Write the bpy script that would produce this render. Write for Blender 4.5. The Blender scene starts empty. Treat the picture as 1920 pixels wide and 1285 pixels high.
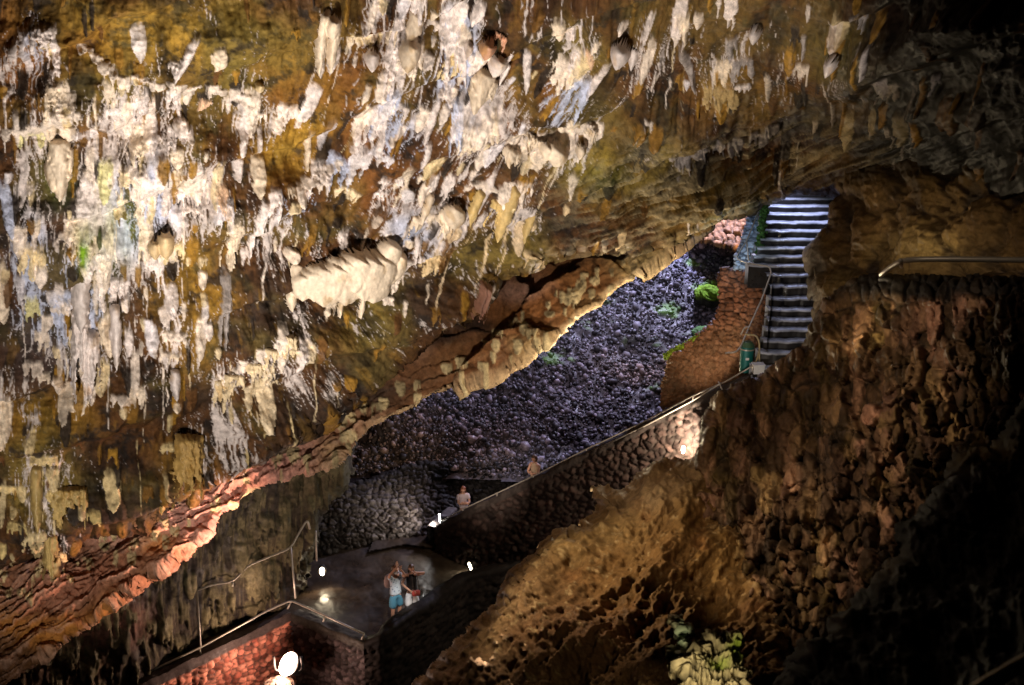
import bpy, math, random
import numpy as np
from mathutils import Vector
R_ = math.radians
rng = np.random.default_rng(7)
random.seed(7)
scene = bpy.context.scene
col = scene.collection

# ------------------------------------------------------------------ camera
PITCH = R_(18.0); FPX = 1900.0; W0, H0 = 1920.0, 1285.0
CAM = np.array([0.0, 0.0, 17.4])
cd = bpy.data.cameras.new('camera'); cam = bpy.data.objects.new('camera', cd); col.objects.link(cam)
cam.location = CAM; cam.rotation_euler = (math.pi/2 - PITCH, 0, 0)
cd.sensor_width = 36.0; cd.lens = 36.0*FPX/W0; cd.clip_start = 0.1; cd.clip_end = 400
cd.dof.use_dof = True; cd.dof.focus_distance = 24.0; cd.dof.aperture_fstop = 2.2
scene.camera = cam
FW = np.array([0, math.cos(PITCH), -math.sin(PITCH)]); UP = np.array([0, math.sin(PITCH), math.cos(PITCH)]); RT = np.array([1.0, 0, 0])

def ray(px, py):
    px = np.asarray(px, float); py = np.asarray(py, float)
    return FW + ((px-W0/2)/FPX)[..., None]*RT - ((py-H0/2)/FPX)[..., None]*UP
def at(px, py, d): return CAM + np.asarray(d, float)[..., None]*ray(px, py)
def atz(px, py, z):
    r = ray(px, py); return CAM + ((z-CAM[2])/r[..., 2])[..., None]*r

# ------------------------------------------------------------------ world, exposure
world = bpy.data.worlds.new('World'); scene.world = world; world.use_nodes = True
bg = world.node_tree.nodes['Background']
sky = world.node_tree.nodes.new('ShaderNodeTexSky'); sky.sky_type = 'NISHITA'; sky.sun_disc = False
sky.sun_elevation = R_(35); sky.sun_rotation = R_(20)
world.node_tree.links.new(sky.outputs[0], bg.inputs[0]); bg.inputs[1].default_value = 0.0003   # deep inside a cave
scene.view_settings.view_transform = 'Standard'; scene.view_settings.look = 'None'
scene.view_settings.exposure = 0.0; scene.view_settings.gamma = 1.0
scene.render.engine = 'CYCLES'
scene.cycles.use_denoising = True
scene.cycles.max_bounces = 4; scene.cycles.diffuse_bounces = 2; scene.cycles.glossy_bounces = 2
scene.cycles.sample_clamp_indirect = 4.0

# ------------------------------------------------------------------ inferred lights of the show cave, and added fill spots
def lamp(name, kind, loc, target, power, color, size=0.3, cone=None, blend=0.6):
    ld = bpy.data.lights.new(name, kind); ld.energy = power; ld.color = color
    if kind == 'AREA': ld.size = size
    else: ld.shadow_soft_size = size
    if kind == 'SPOT': ld.spot_size = R_(cone or 70); ld.spot_blend = blend
    o = bpy.data.objects.new(name, ld); col.objects.link(o); o.location = loc
    if target is not None:
        o.rotation_euler = (Vector(target)-Vector(loc)).to_track_quat('-Z', 'Y').to_euler()
    return o
def LA(px, py, d): return tuple(CAM+d*(FW+(px-W0/2)/FPX*RT-(py-H0/2)/FPX*UP))
lamp('vault_flood', 'SPOT', (-5.2, 5.5, 8.0), LA(230, 470, 19.5), 6700, (1, .91, .82), .2, 84)
lamp('vault_flood', 'SPOT', (-2.0, 7.5, 7.5), LA(900, 200, 20), 8200, (1, .91, .82), .2, 76)
lamp('ledge_flood', 'SPOT', LA(560, 1120, 23.2), LA(330, 980, 24), 1900, (1, .62, .5), .1, 88)
lamp('lip_flood', 'SPOT', LA(1150, 740, 31), LA(1120, 560, 27), 1800, (1, .8, .5), .1, 90)
lamp('daylight_shaft', 'SPOT', LA(1330, 140, 42), LA(1130, 660, 38.5), 13500, (.68, .68, 1), .5, 110)
lamp('stair_light', 'SPOT', LA(1495, 292, 27.2), LA(1490, 470, 26.4), 420, (.52, .6, 1), .3, 130)
lamp('stair_light', 'SPOT', LA(1440, 320, 23.4), LA(1490, 590, 24.6), 110, (.6, .68, 1), .3, 80)
lamp('masonry_flood', 'SPOT', LA(1240, 660, 25), LA(1340, 640, 27.5), 210, (1, .76, .55), .1, 60)
lamp('outcrop_flood', 'SPOT', LA(850, 800, 13.5), LA(1180, 1130, 14), 430, (1, .84, .6), .15, 85)
lamp('stone_flood', 'SPOT', LA(1120, 420, 8.5), LA(1560, 800, 15), 1050, (1, .78, .56), .06, 62)
lamp('rail_fill', 'SPOT', LA(1500, 100, 7), LA(1760, 480, 8.6), 40, (1, .8, .6), .1, 60)  # unseen spot added to brighten the near rail
lamp('face_flood', 'SPOT', LA(1500, 650, 14), LA(1720, 430, 18), 300, (1, .8, .45), .15, 60)
lamp('corner_flood', 'SPOT', LA(1290, 1290, 8.2), LA(1340, 1230, 9.2), 60, (1, .88, .6), .06, 110)

lamp('scree_fill', 'SPOT', LA(1180, 240, 34.5), LA(1130, 680, 38), 1700, (.9, .78, .95), .8, 80)  # added soft fill, lifts the black grazing shadows on the slope
lamp('visitor_fill', 'SPOT', LA(790, 740, 21.5), tuple(atz(752, 1128, .8)), 5500, (1, .95, .9), .05, 5.6, 1)  # added narrow spot that brightens the standing couple
lamp('alcove_lamp', 'SPOT', LA(1392, 452, 40), LA(1335, 432, 43.6), 50, (1, .68, .4), .1, 150)
lamp('visitor_fill', 'SPOT', LA(770, 790, 23), LA(937, 905, 33.4), 4600, (1, .86, .74), .1, 20, 1)  # added spot that brightens the two figures behind the handrail
lamp('stair_light', 'SPOT', LA(1340, 440, 25), LA(1408, 440, 28), 130, (.5, .7, 1), .1, 70)  # extra blue spot added to bring out the parapet
SW, SL = 2.0, 2.2   # grid steps of the rock skins

# ------------------------------------------------------------------ noise
def hsh(*a):
    n = np.zeros(np.broadcast(*a).shape, np.int64)
    for k, m in zip(a, (374761393, 668265263, 2147483647, 1274126177)): n = n + k.astype(np.int64)*m
    n = (n ^ (n >> 13))*1274126177 & 0x7fffffff
    n = (n ^ (n >> 16))*668265263 & 0x7fffffff
    return ((n ^ (n >> 15)) & 0xffffff)/float(0xffffff)
def vn2(x, y, seed=0):
    xi = np.floor(x); yi = np.floor(y); fx = x-xi; fy = y-yi
    fx = fx*fx*(3-2*fx); fy = fy*fy*(3-2*fy); s = np.full_like(xi, seed)
    a = hsh(xi, yi, s); b = hsh(xi+1, yi, s); c = hsh(xi, yi+1, s); d = hsh(xi+1, yi+1, s)
    return (a+(b-a)*fx+(c-a)*fy+(a-b-c+d)*fx*fy)*2-1
def fbm(x, y, seed=0, octs=4, gain=.5, ridged=False):
    t = 0; a = 1; n = 0
    for k in range(octs):
        v = vn2(x*2**k+k*17.3, y*2**k-k*9.1, seed+k*31)
        t = t + a*((1-2*np.abs(v)) if ridged else v); n += a; a *= gain
    return t/n
def sstep(a, b, x):
    t = np.clip((x-a)/(b-a), 0, 1); return t*t*(3-2*t)
def voro(x, y, seed=0, jit=.85):
    xi = np.floor(x); yi = np.floor(y)
    f1 = np.full(x.shape, 9.); f2 = f1.copy(); cid = np.zeros(x.shape); dx = cid.copy(); dy = cid.copy()
    for i in (-1, 0, 1):
        for j in (-1, 0, 1):
            cx = xi+i; cy = yi+j; s = np.full_like(cx, seed)
            ox = cx+.5+(hsh(cx, cy, s)-.5)*jit - x; oy = cy+.5+(hsh(cx, cy, s+5)-.5)*jit - y
            d = np.sqrt(ox*ox+oy*oy); m = d < f1
            f2 = np.where(m, f1, np.minimum(f2, d)); h = hsh(cx, cy, s+11)
            f1 = np.where(m, d, f1); cid = np.where(m, h, cid); dx = np.where(m, ox, dx); dy = np.where(m, oy, dy)
    return f1, f2, cid, dx, dy

def tps(ctrl):
    c = np.array(ctrl, float); xy = c[:, :2]/1000; n = len(c)
    def U(r2): return np.where(r2 > 1e-12, r2*np.log(r2+1e-12), 0)
    K = U(((xy[:, None]-xy[None])**2).sum(-1))+np.eye(n)*1e-4
    Pm = np.c_[np.ones(n), xy]; A = np.block([[K, Pm], [Pm.T, np.zeros((3, 3))]])
    w = np.linalg.solve(A, np.r_[c[:, 2], 0, 0, 0])
    def f(X, Y):
        X = X/1000; Y = Y/1000; o = w[n]+w[n+1]*X+w[n+2]*Y
        for i in range(n): o = o+w[i]*U((X-xy[i, 0])**2+(Y-xy[i, 1])**2)
        return o
    return f

def sdist(X, Y, poly):
    poly = np.array(poly, float); d = np.full(X.shape, 1e9); ins = np.zeros(X.shape, bool)
    for i in range(len(poly)):
        ax, ay = poly[i]; bx, by = poly[(i+1) % len(poly)]
        ex, ey = bx-ax, by-ay; t = np.clip(((X-ax)*ex+(Y-ay)*ey)/(ex*ex+ey*ey+1e-9), 0, 1)
        d = np.minimum(d, np.hypot(X-ax-t*ex, Y-ay-t*ey))
        if ay != by:
            c = ((ay > Y) != (by > Y)) & (X < (bx-ax)*(Y-ay)/(by-ay)+ax); ins ^= c
    return np.where(ins, d, -d)

# ------------------------------------------------------------------ mesh making
def link(name, me, mat=None, parent=None, smooth=True):
    o = bpy.data.objects.new(name, me); col.objects.link(o)
    if mat: me.materials.append(mat)
    if smooth: me.polygons.foreach_set('use_smooth', np.ones(len(me.polygons), bool))
    if parent: o.parent = parent
    return o
def np_mesh(name, V, F, color=None, mat=None, parent=None, smooth=True):
    me = bpy.data.meshes.new(name); V = np.asarray(V, np.float32); F = np.asarray(F, np.int32); k = F.shape[1]
    me.vertices.add(len(V)); me.vertices.foreach_set('co', V.ravel())
    me.loops.add(F.size); me.loops.foreach_set('vertex_index', F.ravel())
    me.polygons.add(len(F)); me.polygons.foreach_set('loop_start', np.arange(0, F.size, k, dtype=np.int32))
    me.polygons.foreach_set('loop_total', np.full(len(F), k, np.int32))
    me.update(calc_edges=True)
    if color is not None:
        a = me.color_attributes.new('pigment', 'FLOAT_COLOR', 'POINT')
        c = np.asarray(color, np.float32)
        if c.shape[1] == 3: c = np.c_[c, np.full(len(c), .7, np.float32)]
        a.data.foreach_set('color', c.astype(np.float32).ravel())
    return link(name, me, mat, parent, smooth)
def tag(o, label=None, cat=None, group=None, kind=None):
    if label: o['label'] = label
    if cat: o['category'] = cat
    if group: o['group'] = group
    if kind: o['kind'] = kind
    return o
def empty(name, loc=(0, 0, 0)):
    o = bpy.data.objects.new(name, None); col.objects.link(o); o.location = loc; o.empty_display_size = .3
    bpy.context.view_layer.update(); return o
def adopt(ch, root):
    ch.parent = root; ch.matrix_parent_inverse = root.matrix_world.inverted() if root.type != 'EMPTY' else __import__('mathutils').Matrix.Translation(-root.location)

def axis(lo, hi, step, flo, fhi, coarse=8):
    a = []
    if lo < flo: a.append(np.arange(lo, flo, coarse))
    a.append(np.arange(max(lo, flo), min(hi, fhi), step))
    if hi > fhi: a.append(np.arange(fhi, hi, coarse))
    return np.concatenate(a).astype(float)
class Ctx: pass
def sheet(name, poly, ctrl, step, hfun, mat, roll=(30, 1.5), rag=(6, 25), parent=None, nv=.5, depth=None, seed=0):
    p = np.array(poly, float); c = Ctx()
    c.xs = axis(p[:, 0].min()-4, p[:, 0].max()+4, step, -20, 1940); c.ys = axis(p[:, 1].min()-4, p[:, 1].max()+4, step, -20, 1305)
    X, Y = np.meshgrid(c.xs, c.ys); c.X, c.Y = X, Y
    rg = fbm(X/rag[1], Y/rag[1], seed+77, 4, .6)*rag[0]
    c.sd = sdist(X, Y, poly)+rg
    D = depth(X, Y) if depth else tps(ctrl)(X, Y)
    q = np.clip(1-c.sd/roll[0], 0, 1)
    D = D+roll[1]*(1-np.sqrt(np.clip(1-q*q, 0, 1)))
    P = at(X, Y, D)
    gy, gx = np.gradient(P, axis=0), np.gradient(P, axis=1)
    N = np.cross(gx, gy); N /= np.linalg.norm(N, axis=-1, keepdims=True)+1e-9
    V = CAM-P; N *= np.sign((N*V).sum(-1, keepdims=True)); c.P, c.N, c.D = P, N, D
    h, colr = hfun(c)
    Vd = (CAM-c.P); Vd /= np.linalg.norm(Vd, axis=-1, keepdims=True); Nd = N*(1-nv)+Vd*nv; c.Nd = Nd
    P = P+Nd*h[..., None]; c.Pd = P; c.h = h
    ny, nx = X.shape; ok = c.sd > 0
    idx = np.arange(nx*ny).reshape(ny, nx)
    m = ok[:-1, :-1] & ok[1:, :-1] & ok[:-1, 1:] & ok[1:, 1:]
    F = np.stack([idx[:-1, :-1][m], idx[1:, :-1][m], idx[1:, 1:][m], idx[:-1, 1:][m]], 1)
    used = np.zeros(nx*ny, bool); used[F.ravel()] = True; re = np.cumsum(used)-1
    o = np_mesh(name, P.reshape(-1, 3)[used], re[F], colr.reshape(-1, colr.shape[-1])[used], mat, parent)
    c.obj = o; return c

# ------------------------------------------------------------------ materials
def new_mat(name):
    m = bpy.data.materials.new(name); m.use_nodes = True
    return m, m.node_tree, m.node_tree.nodes['Principled BSDF']
def rock_mat(name, scale=9.0, bump=.35, dist=.02, var=.35, rough=.75, wet=0.0, spec=.35):
    m, t, b = new_mat(name); N = t.nodes; L = t.links
    tc = N.new('ShaderNodeTexCoord'); at_ = N.new('ShaderNodeAttribute'); at_.attribute_name = 'pigment'
    n1 = N.new('ShaderNodeTexNoise'); n1.inputs['Scale'].default_value = scale; n1.inputs['Detail'].default_value = 8; n1.inputs['Roughness'].default_value = .65
    n2 = N.new('ShaderNodeTexNoise'); n2.inputs['Scale'].default_value = scale*.23; n2.inputs['Detail'].default_value = 4
    L.new(tc.outputs['Object'], n1.inputs['Vector']); L.new(tc.outputs['Object'], n2.inputs['Vector'])
    mr = N.new('ShaderNodeMapRange'); mr.inputs[1].default_value = .3; mr.inputs[2].default_value = .7
    mr.inputs[3].default_value = 1-var; mr.inputs[4].default_value = 1+var; L.new(n1.outputs[0], mr.inputs[0])
    mx = N.new('ShaderNodeMix'); mx.data_type = 'RGBA'; mx.blend_type = 'MULTIPLY'; mx.inputs[0].default_value = 1
    L.new(at_.outputs['Color'], mx.inputs[6]); L.new(mr.outputs[0], mx.inputs[7])
    L.new(mx.outputs[2], b.inputs['Base Color'])
    r2 = N.new('ShaderNodeMapRange'); r2.inputs[1].default_value = .35; r2.inputs[2].default_value = .65
    r2.inputs[3].default_value = max(.15, rough-.25-wet); r2.inputs[4].default_value = min(1, rough+.15); L.new(n2.outputs[0], r2.inputs[0])
    L.new(r2.outputs[0], b.inputs['Roughness']); b.inputs['Specular IOR Level'].default_value = spec
    bp = N.new('ShaderNodeBump'); bp.inputs['Strength'].default_value = bump; bp.inputs['Distance'].default_value = dist
    L.new(n1.outputs[0], bp.inputs['Height']); L.new(bp.outputs[0], b.inputs['Normal'])
    return m
def plain_mat(name, color, rough=.5, metal=0, var=.15, scale=20, bump=.1, emit=None, estr=0, spec=.5):
    m, t, b = new_mat(name); N = t.nodes; L = t.links
    tc = N.new('ShaderNodeTexCoord'); n1 = N.new('ShaderNodeTexNoise'); n1.inputs['Scale'].default_value = scale; n1.inputs['Detail'].default_value = 5
    L.new(tc.outputs['Object'], n1.inputs['Vector'])
    cr = N.new('ShaderNodeMix'); cr.data_type = 'RGBA'; L.new(n1.outputs[0], cr.inputs[0])
    cr.inputs[6].default_value = (*[c*(1-var) for c in color], 1); cr.inputs[7].default_value = (*[min(1, c*(1+var)) for c in color], 1)
    L.new(cr.outputs[2], b.inputs['Base Color']); b.inputs['Roughness'].default_value = rough; b.inputs['Metallic'].default_value = metal
    b.inputs['Specular IOR Level'].default_value = spec
    bp = N.new('ShaderNodeBump'); bp.inputs['Strength'].default_value = bump; bp.inputs['Distance'].default_value = .01
    L.new(n1.outputs[0], bp.inputs['Height']); L.new(bp.outputs[0], b.inputs['Normal'])
    if emit: b.inputs['Emission Color'].default_value = (*emit, 1); b.inputs['Emission Strength'].default_value = estr
    return m
def blend_zones(X, Y, zones, base, warp=50, seed=3, power=2.0):
    wx = X+fbm(X/110, Y/110, seed, 4)*warp; wy = Y+fbm(X/110, Y/110, seed+9, 4)*warp
    nch = len(base); acc = np.zeros(X.shape+(nch,))+np.array(base)*.25; tot = np.full(X.shape, .25)
    for (zx, zy, rx, ry, c, w) in zones:
        g = w*np.exp(-(((wx-zx)/rx)**2+((wy-zy)/ry)**2)*power); acc += g[..., None]*np.array(c); tot += g
    return acc/tot[..., None]
def mixc(a, b, t): return a*(1-t[..., None])+np.asarray(b)*t[..., None]

# ------------------------------------------------------------------ rock colours
CREAM = np.array((.76, .62, .46)); PINKW = np.array((.76, .66, .61)); BLUEW = np.array((.5, .53, .66)); YELW = np.array((.62, .46, .17))
OCHRE = (.34, .18, .026); GOLD = (.44, .25, .036); UMBER = (.105, .046, .017); RUST = (.25, .10, .026); OLIVE = (.21, .155, .036); DARK = (.03, .022, .017); GREY = (.055, .05, .055); BLACK = (.008, .007, .007)
M_ROCK = rock_mat('cave rock with mineral crust', 7, .55, .035, .45, .78, spec=.1)
M_CALC = rock_mat('pale mineral flowstone', 9, .4, .02, .2, .6)

# ------------------------------------------------------------------ the dripping vault
LEAN = tps([(0, 0, 2), (0, 600, 0), (400, 0, -6), (400, 500, 3), (700, 100, 20), (900, 100, 26), (1100, 100, 34), (700, 400, 29), (900, 330, 28), (1300, 100, 8), (1700, 100, 3), (1300, 350, 10), (900, 600, 6), (600, 700, 4), (300, 900, 0)])
WALL_D = tps([(-250, -250, 14.5), (-200, 400, 18), (0, 0, 17), (0, 400, 18.6), (0, 800, 20.6), (0, 1060, 21.2), (400, 0, 17.6), (400, 400, 20), (400, 700, 22), (400, 930, 23),
    (700, 0, 18.5), (700, 400, 22), (700, 740, 25), (1000, 0, 18.6), (1000, 300, 22.3), (1000, 540, 26.2), (1200, 0, 17.8), (1200, 250, 22), (1200, 450, 27), (1450, 0, 15.5), (1450, 330, 25.6),
    (1600, 300, 22), (1700, 0, 12.8), (1700, 200, 16), (1920, 0, 10), (1920, 300, 13), (2150, -200, 8), (2150, 350, 11), (2700, -200, 5.5), (2700, 350, 8), (900, -250, 15)])
WHITE = [(60, 90, 50, 60, .6), (130, 230, 120, 120, .7), (40, 420, 60, 200, .6), (250, 260, 120, 130, .95), (200, 430, 150, 170, 1), (130, 620, 90, 110, .95), (330, 380, 90, 120, .9), (290, 640, 80, 110, .7),
    (470, 220, 40, 100, .6), (510, 420, 90, 90, .7), (400, 560, 100, 130, .45), (620, 60, 40, 90, .7), (590, 200, 50, 90, .35), (650, 350, 90, 90, .4), (760, 90, 110, 130, .95), (870, 60, 70, 120, 1), (720, 220, 90, 90, .8), (900, 210, 90, 90, .95),
    (880, 300, 80, 60, .85), (1010, 270, 110, 40, .8), (1080, 60, 80, 80, .7), (1070, 170, 70, 70, .6), (1200, 80, 90, 70, .4), (1310, 80, 80, 80, .6), (760, 420, 120, 90, .75), (960, 420, 60, 90, .7), (850, 420, 60, 60, .8), (560, 620, 60, 60, .6),
    (470, 690, 90, 50, .8), (560, 710, 60, 50, .7), (440, 820, 60, 110, .6), (640, 480, 110, 80, .7), (340, 840, 60, 80, .6), (100, 900, 90, 90, .6), (40, 740, 60, 60, .8), (90, 1000, 60, 60, .5), (1400, 120, 120, 90, .35), (1350, 250, 70, 60, .3), (1650, 150, 120, 110, .25), (1700, 240, 120, 40, .2), (900, 520, 60, 50, .5), (700, 600, 90, 60, .4), (780, 650, 70, 60, .4), (1500, 230, 60, 60, .25), (1280, 280, 80, 40, .35)]
BASEZ = [(120, 40, 110, 90, OCHRE, .8), (40, 130, 70, 110, RUST, .9), (300, 60, 130, 70, GOLD, 1.4), (450, 110, 110, 90, OLIVE, 1), (560, 130, 90, 90, OCHRE, 1), (530, 170, 50, 80, RUST, .8), (560, 270, 60, 60, GOLD, 1.2), (520, 300, 50, 60, GOLD, .9),
    (650, 200, 80, 120, RUST, .8), (700, 330, 90, 80, RUST, .7), (680, 260, 60, 60, UMBER, .8), (190, 160, 90, 60, OLIVE, .7), (140, 460, 130, 150, GREY, .9), (60, 640, 80, 90, GREY, .8), (260, 380, 130, 90, GREY, .9), (170, 560, 50, 50, DARK, .9), (80, 350, 50, 90, DARK, 1),
    (360, 560, 60, 110, GOLD, .8), (340, 630, 60, 50, RUST, .8), (330, 720, 90, 40, DARK, 1.2), (100, 780, 80, 50, OCHRE, 1), (200, 830, 110, 60, UMBER, 1.1), (60, 880, 90, 90, OLIVE, .8), (240, 940, 110, 60, DARK, 1), (340, 880, 60, 60, OCHRE, .9),
    (500, 560, 80, 90, DARK, .7), (560, 780, 90, 90, DARK, .7), (700, 680, 90, 50, DARK, .8), (800, 550, 100, 80, DARK, .7), (700, 560, 60, 60, OLIVE, .8), (900, 600, 70, 50, UMBER, .7), (870, 480, 60, 60, OLIVE, .7), (960, 480, 60, 60, OLIVE, .8),
    (770, 300, 60, 90, UMBER, .8), (880, 360, 60, 30, RUST, .6), (1080, 80, 90, 60, OLIVE, .8), (1000, 150, 60, 60, RUST, .4), (1100, 200, 90, 60, OLIVE, 1), (1020, 230, 90, 30, RUST, .9), (1200, 180, 90, 60, UMBER, .8), (1130, 310, 110, 45, OLIVE, 1.3), (1130, 300, 60, 30, GOLD, .7), (1250, 270, 80, 50, OLIVE, .8),
    (1100, 420, 140, 70, UMBER, .7), (1250, 370, 120, 50, OCHRE, .4), (1400, 330, 120, 40, OCHRE, .3), (1370, 60, 110, 60, UMBER, .8), (1400, 170, 90, 40, OCHRE, .6), (1480, 180, 60, 60, RUST, .5), (1560, 210, 70, 50, OCHRE, .9), (1480, 240, 70, 50, GREY, 1), (1440, 310, 60, 30, RUST, .8),
    (1580, 80, 90, 70, OLIVE, .6), (1700, 120, 90, 90, UMBER, .8), (1820, 210, 90, 70, OCHRE, .5), (1680, 230, 90, 50, BLACK, 1.3), (1800, 300, 200, 40, BLACK, 1.5), (1850, 80, 90, 90, BLACK, 1.1), (1900, 200, 90, 200, BLACK, .8), (1560, 320, 90, 20, OCHRE, .8), (450, 420, 60, 80, UMBER, .6)]  # black zones at upper right paint its lack of light
BLUEZ = [(120, 560, 100, 90, 1), (270, 380, 60, 80, .8), (560, 360, 60, 60, .8), (840, 110, 60, 70, .9), (860, 60, 60, 70, .7), (710, 230, 60, 70, .9), (790, 300, 50, 60, .8), (1060, 180, 60, 50, .6), (250, 430, 50, 70, .6), (760, 450, 50, 60, .6), (90, 60, 40, 60, .6), (60, 500, 50, 90, .7), (1480, 240, 60, 50, .7), (160, 700, 60, 50, .6)]

def gz(X, Y, zones, p=1.6):
    o = np.zeros(np.shape(X))
    for z in zones: o = np.maximum(o, z[4]*np.exp(-(((X-z[0])/z[2])**2+((Y-z[1])/z[3])**2)*p/2))
    return o

def splat(c, Hd, Wt, Cl, cx, cy, Ln, w, amp, lean, kind, tint, N1):
    """one hanging drip, curtain or knob; writes height, pigment weight and pigment"""
    ca, sa = math.cos(lean), math.sin(lean); ext = w*1.5+Ln*abs(sa)+6
    x0, x1 = np.searchsorted(c.xs, [cx-ext, cx+ext]); y0, y1 = np.searchsorted(c.ys, [cy-8, cy+Ln*ca+w*.6+8])
    if x1-x0 < 2 or y1-y0 < 2: return
    sl = (slice(y0, y1), slice(x0, x1)); X = c.X[sl]-cx; Y = c.Y[sl]-cy
    t = (Y*ca-X*sa)/Ln; s = (X*ca+Y*sa); n1 = N1[sl]
    s = s+n1*w*(.06 if kind == 2 else .22)
    ta = np.clip(t, 0, 1)
    if kind == 0:      # drop: narrow top, fat belly, blunt tip
        wt = w*(.22+.78*np.sin(np.pi*np.clip(ta*.72+.2, 0, 1))**.8)
        wt = wt*np.sqrt(np.clip(1-((ta-.0)**8), 0, 1)); h = (.35+.65*ta)
        lim = 1.0
    elif kind == 1:    # curtain with a fringe of points
        fr = .62+.38*vn2(s/(3.2+w*.06)+cx, np.zeros_like(s)+cy)
        lim = fr; wt = w*(.75+.25*ta)+0*s; h = (.45+.55*ta)*(.85+(.28 if amp < .3 else .1)*np.cos(s*(1.1 if w < 30 else .7)*(1 if amp < .3 else .6)+n1*1.2))
    elif kind == 2:    # knob
        tt = (ta-.5)*2; wt = w*np.sqrt(np.clip(1-tt*tt, 0, 1)); h = 1.0+0*ta; lim = 1.0
    else:              # long thin trickle
        wt = w*(1-.55*ta)+0*s; s = s+np.sin(ta*9+cx)*w*.5; h = .5+0*ta; lim = 1.0
    e = 1-np.abs(s)/np.maximum(wt, .3); prof = np.sqrt(np.clip(1-np.clip(1-e, 0, 1)**2, 0, 1))
    ins = (e > 0) & (t > 0) & (t < lim)
    hh = np.where(ins, amp*h*prof*sstep(0, .12, ta), 0)
    top = Hd[sl]; up = hh > top; Hd[sl] = np.maximum(top, hh)
    ed = np.minimum(e*w, (lim-t)*Ln)
    wgt = sstep(0, 1.6, ed+n1*2.6-.6*(kind == 3))*np.where((t > 0), 1, 0)*sstep(-.02, .25, ta+n1*.12)
    if kind == 3: wgt = wgt*.85
    wgt = np.where(up, wgt, wgt*.5)
    Wt[sl] = np.maximum(Wt[sl], wgt); k = (wgt*(.92))[..., None]
    Cl[sl] = Cl[sl]*(1-k)+tint*k

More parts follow.
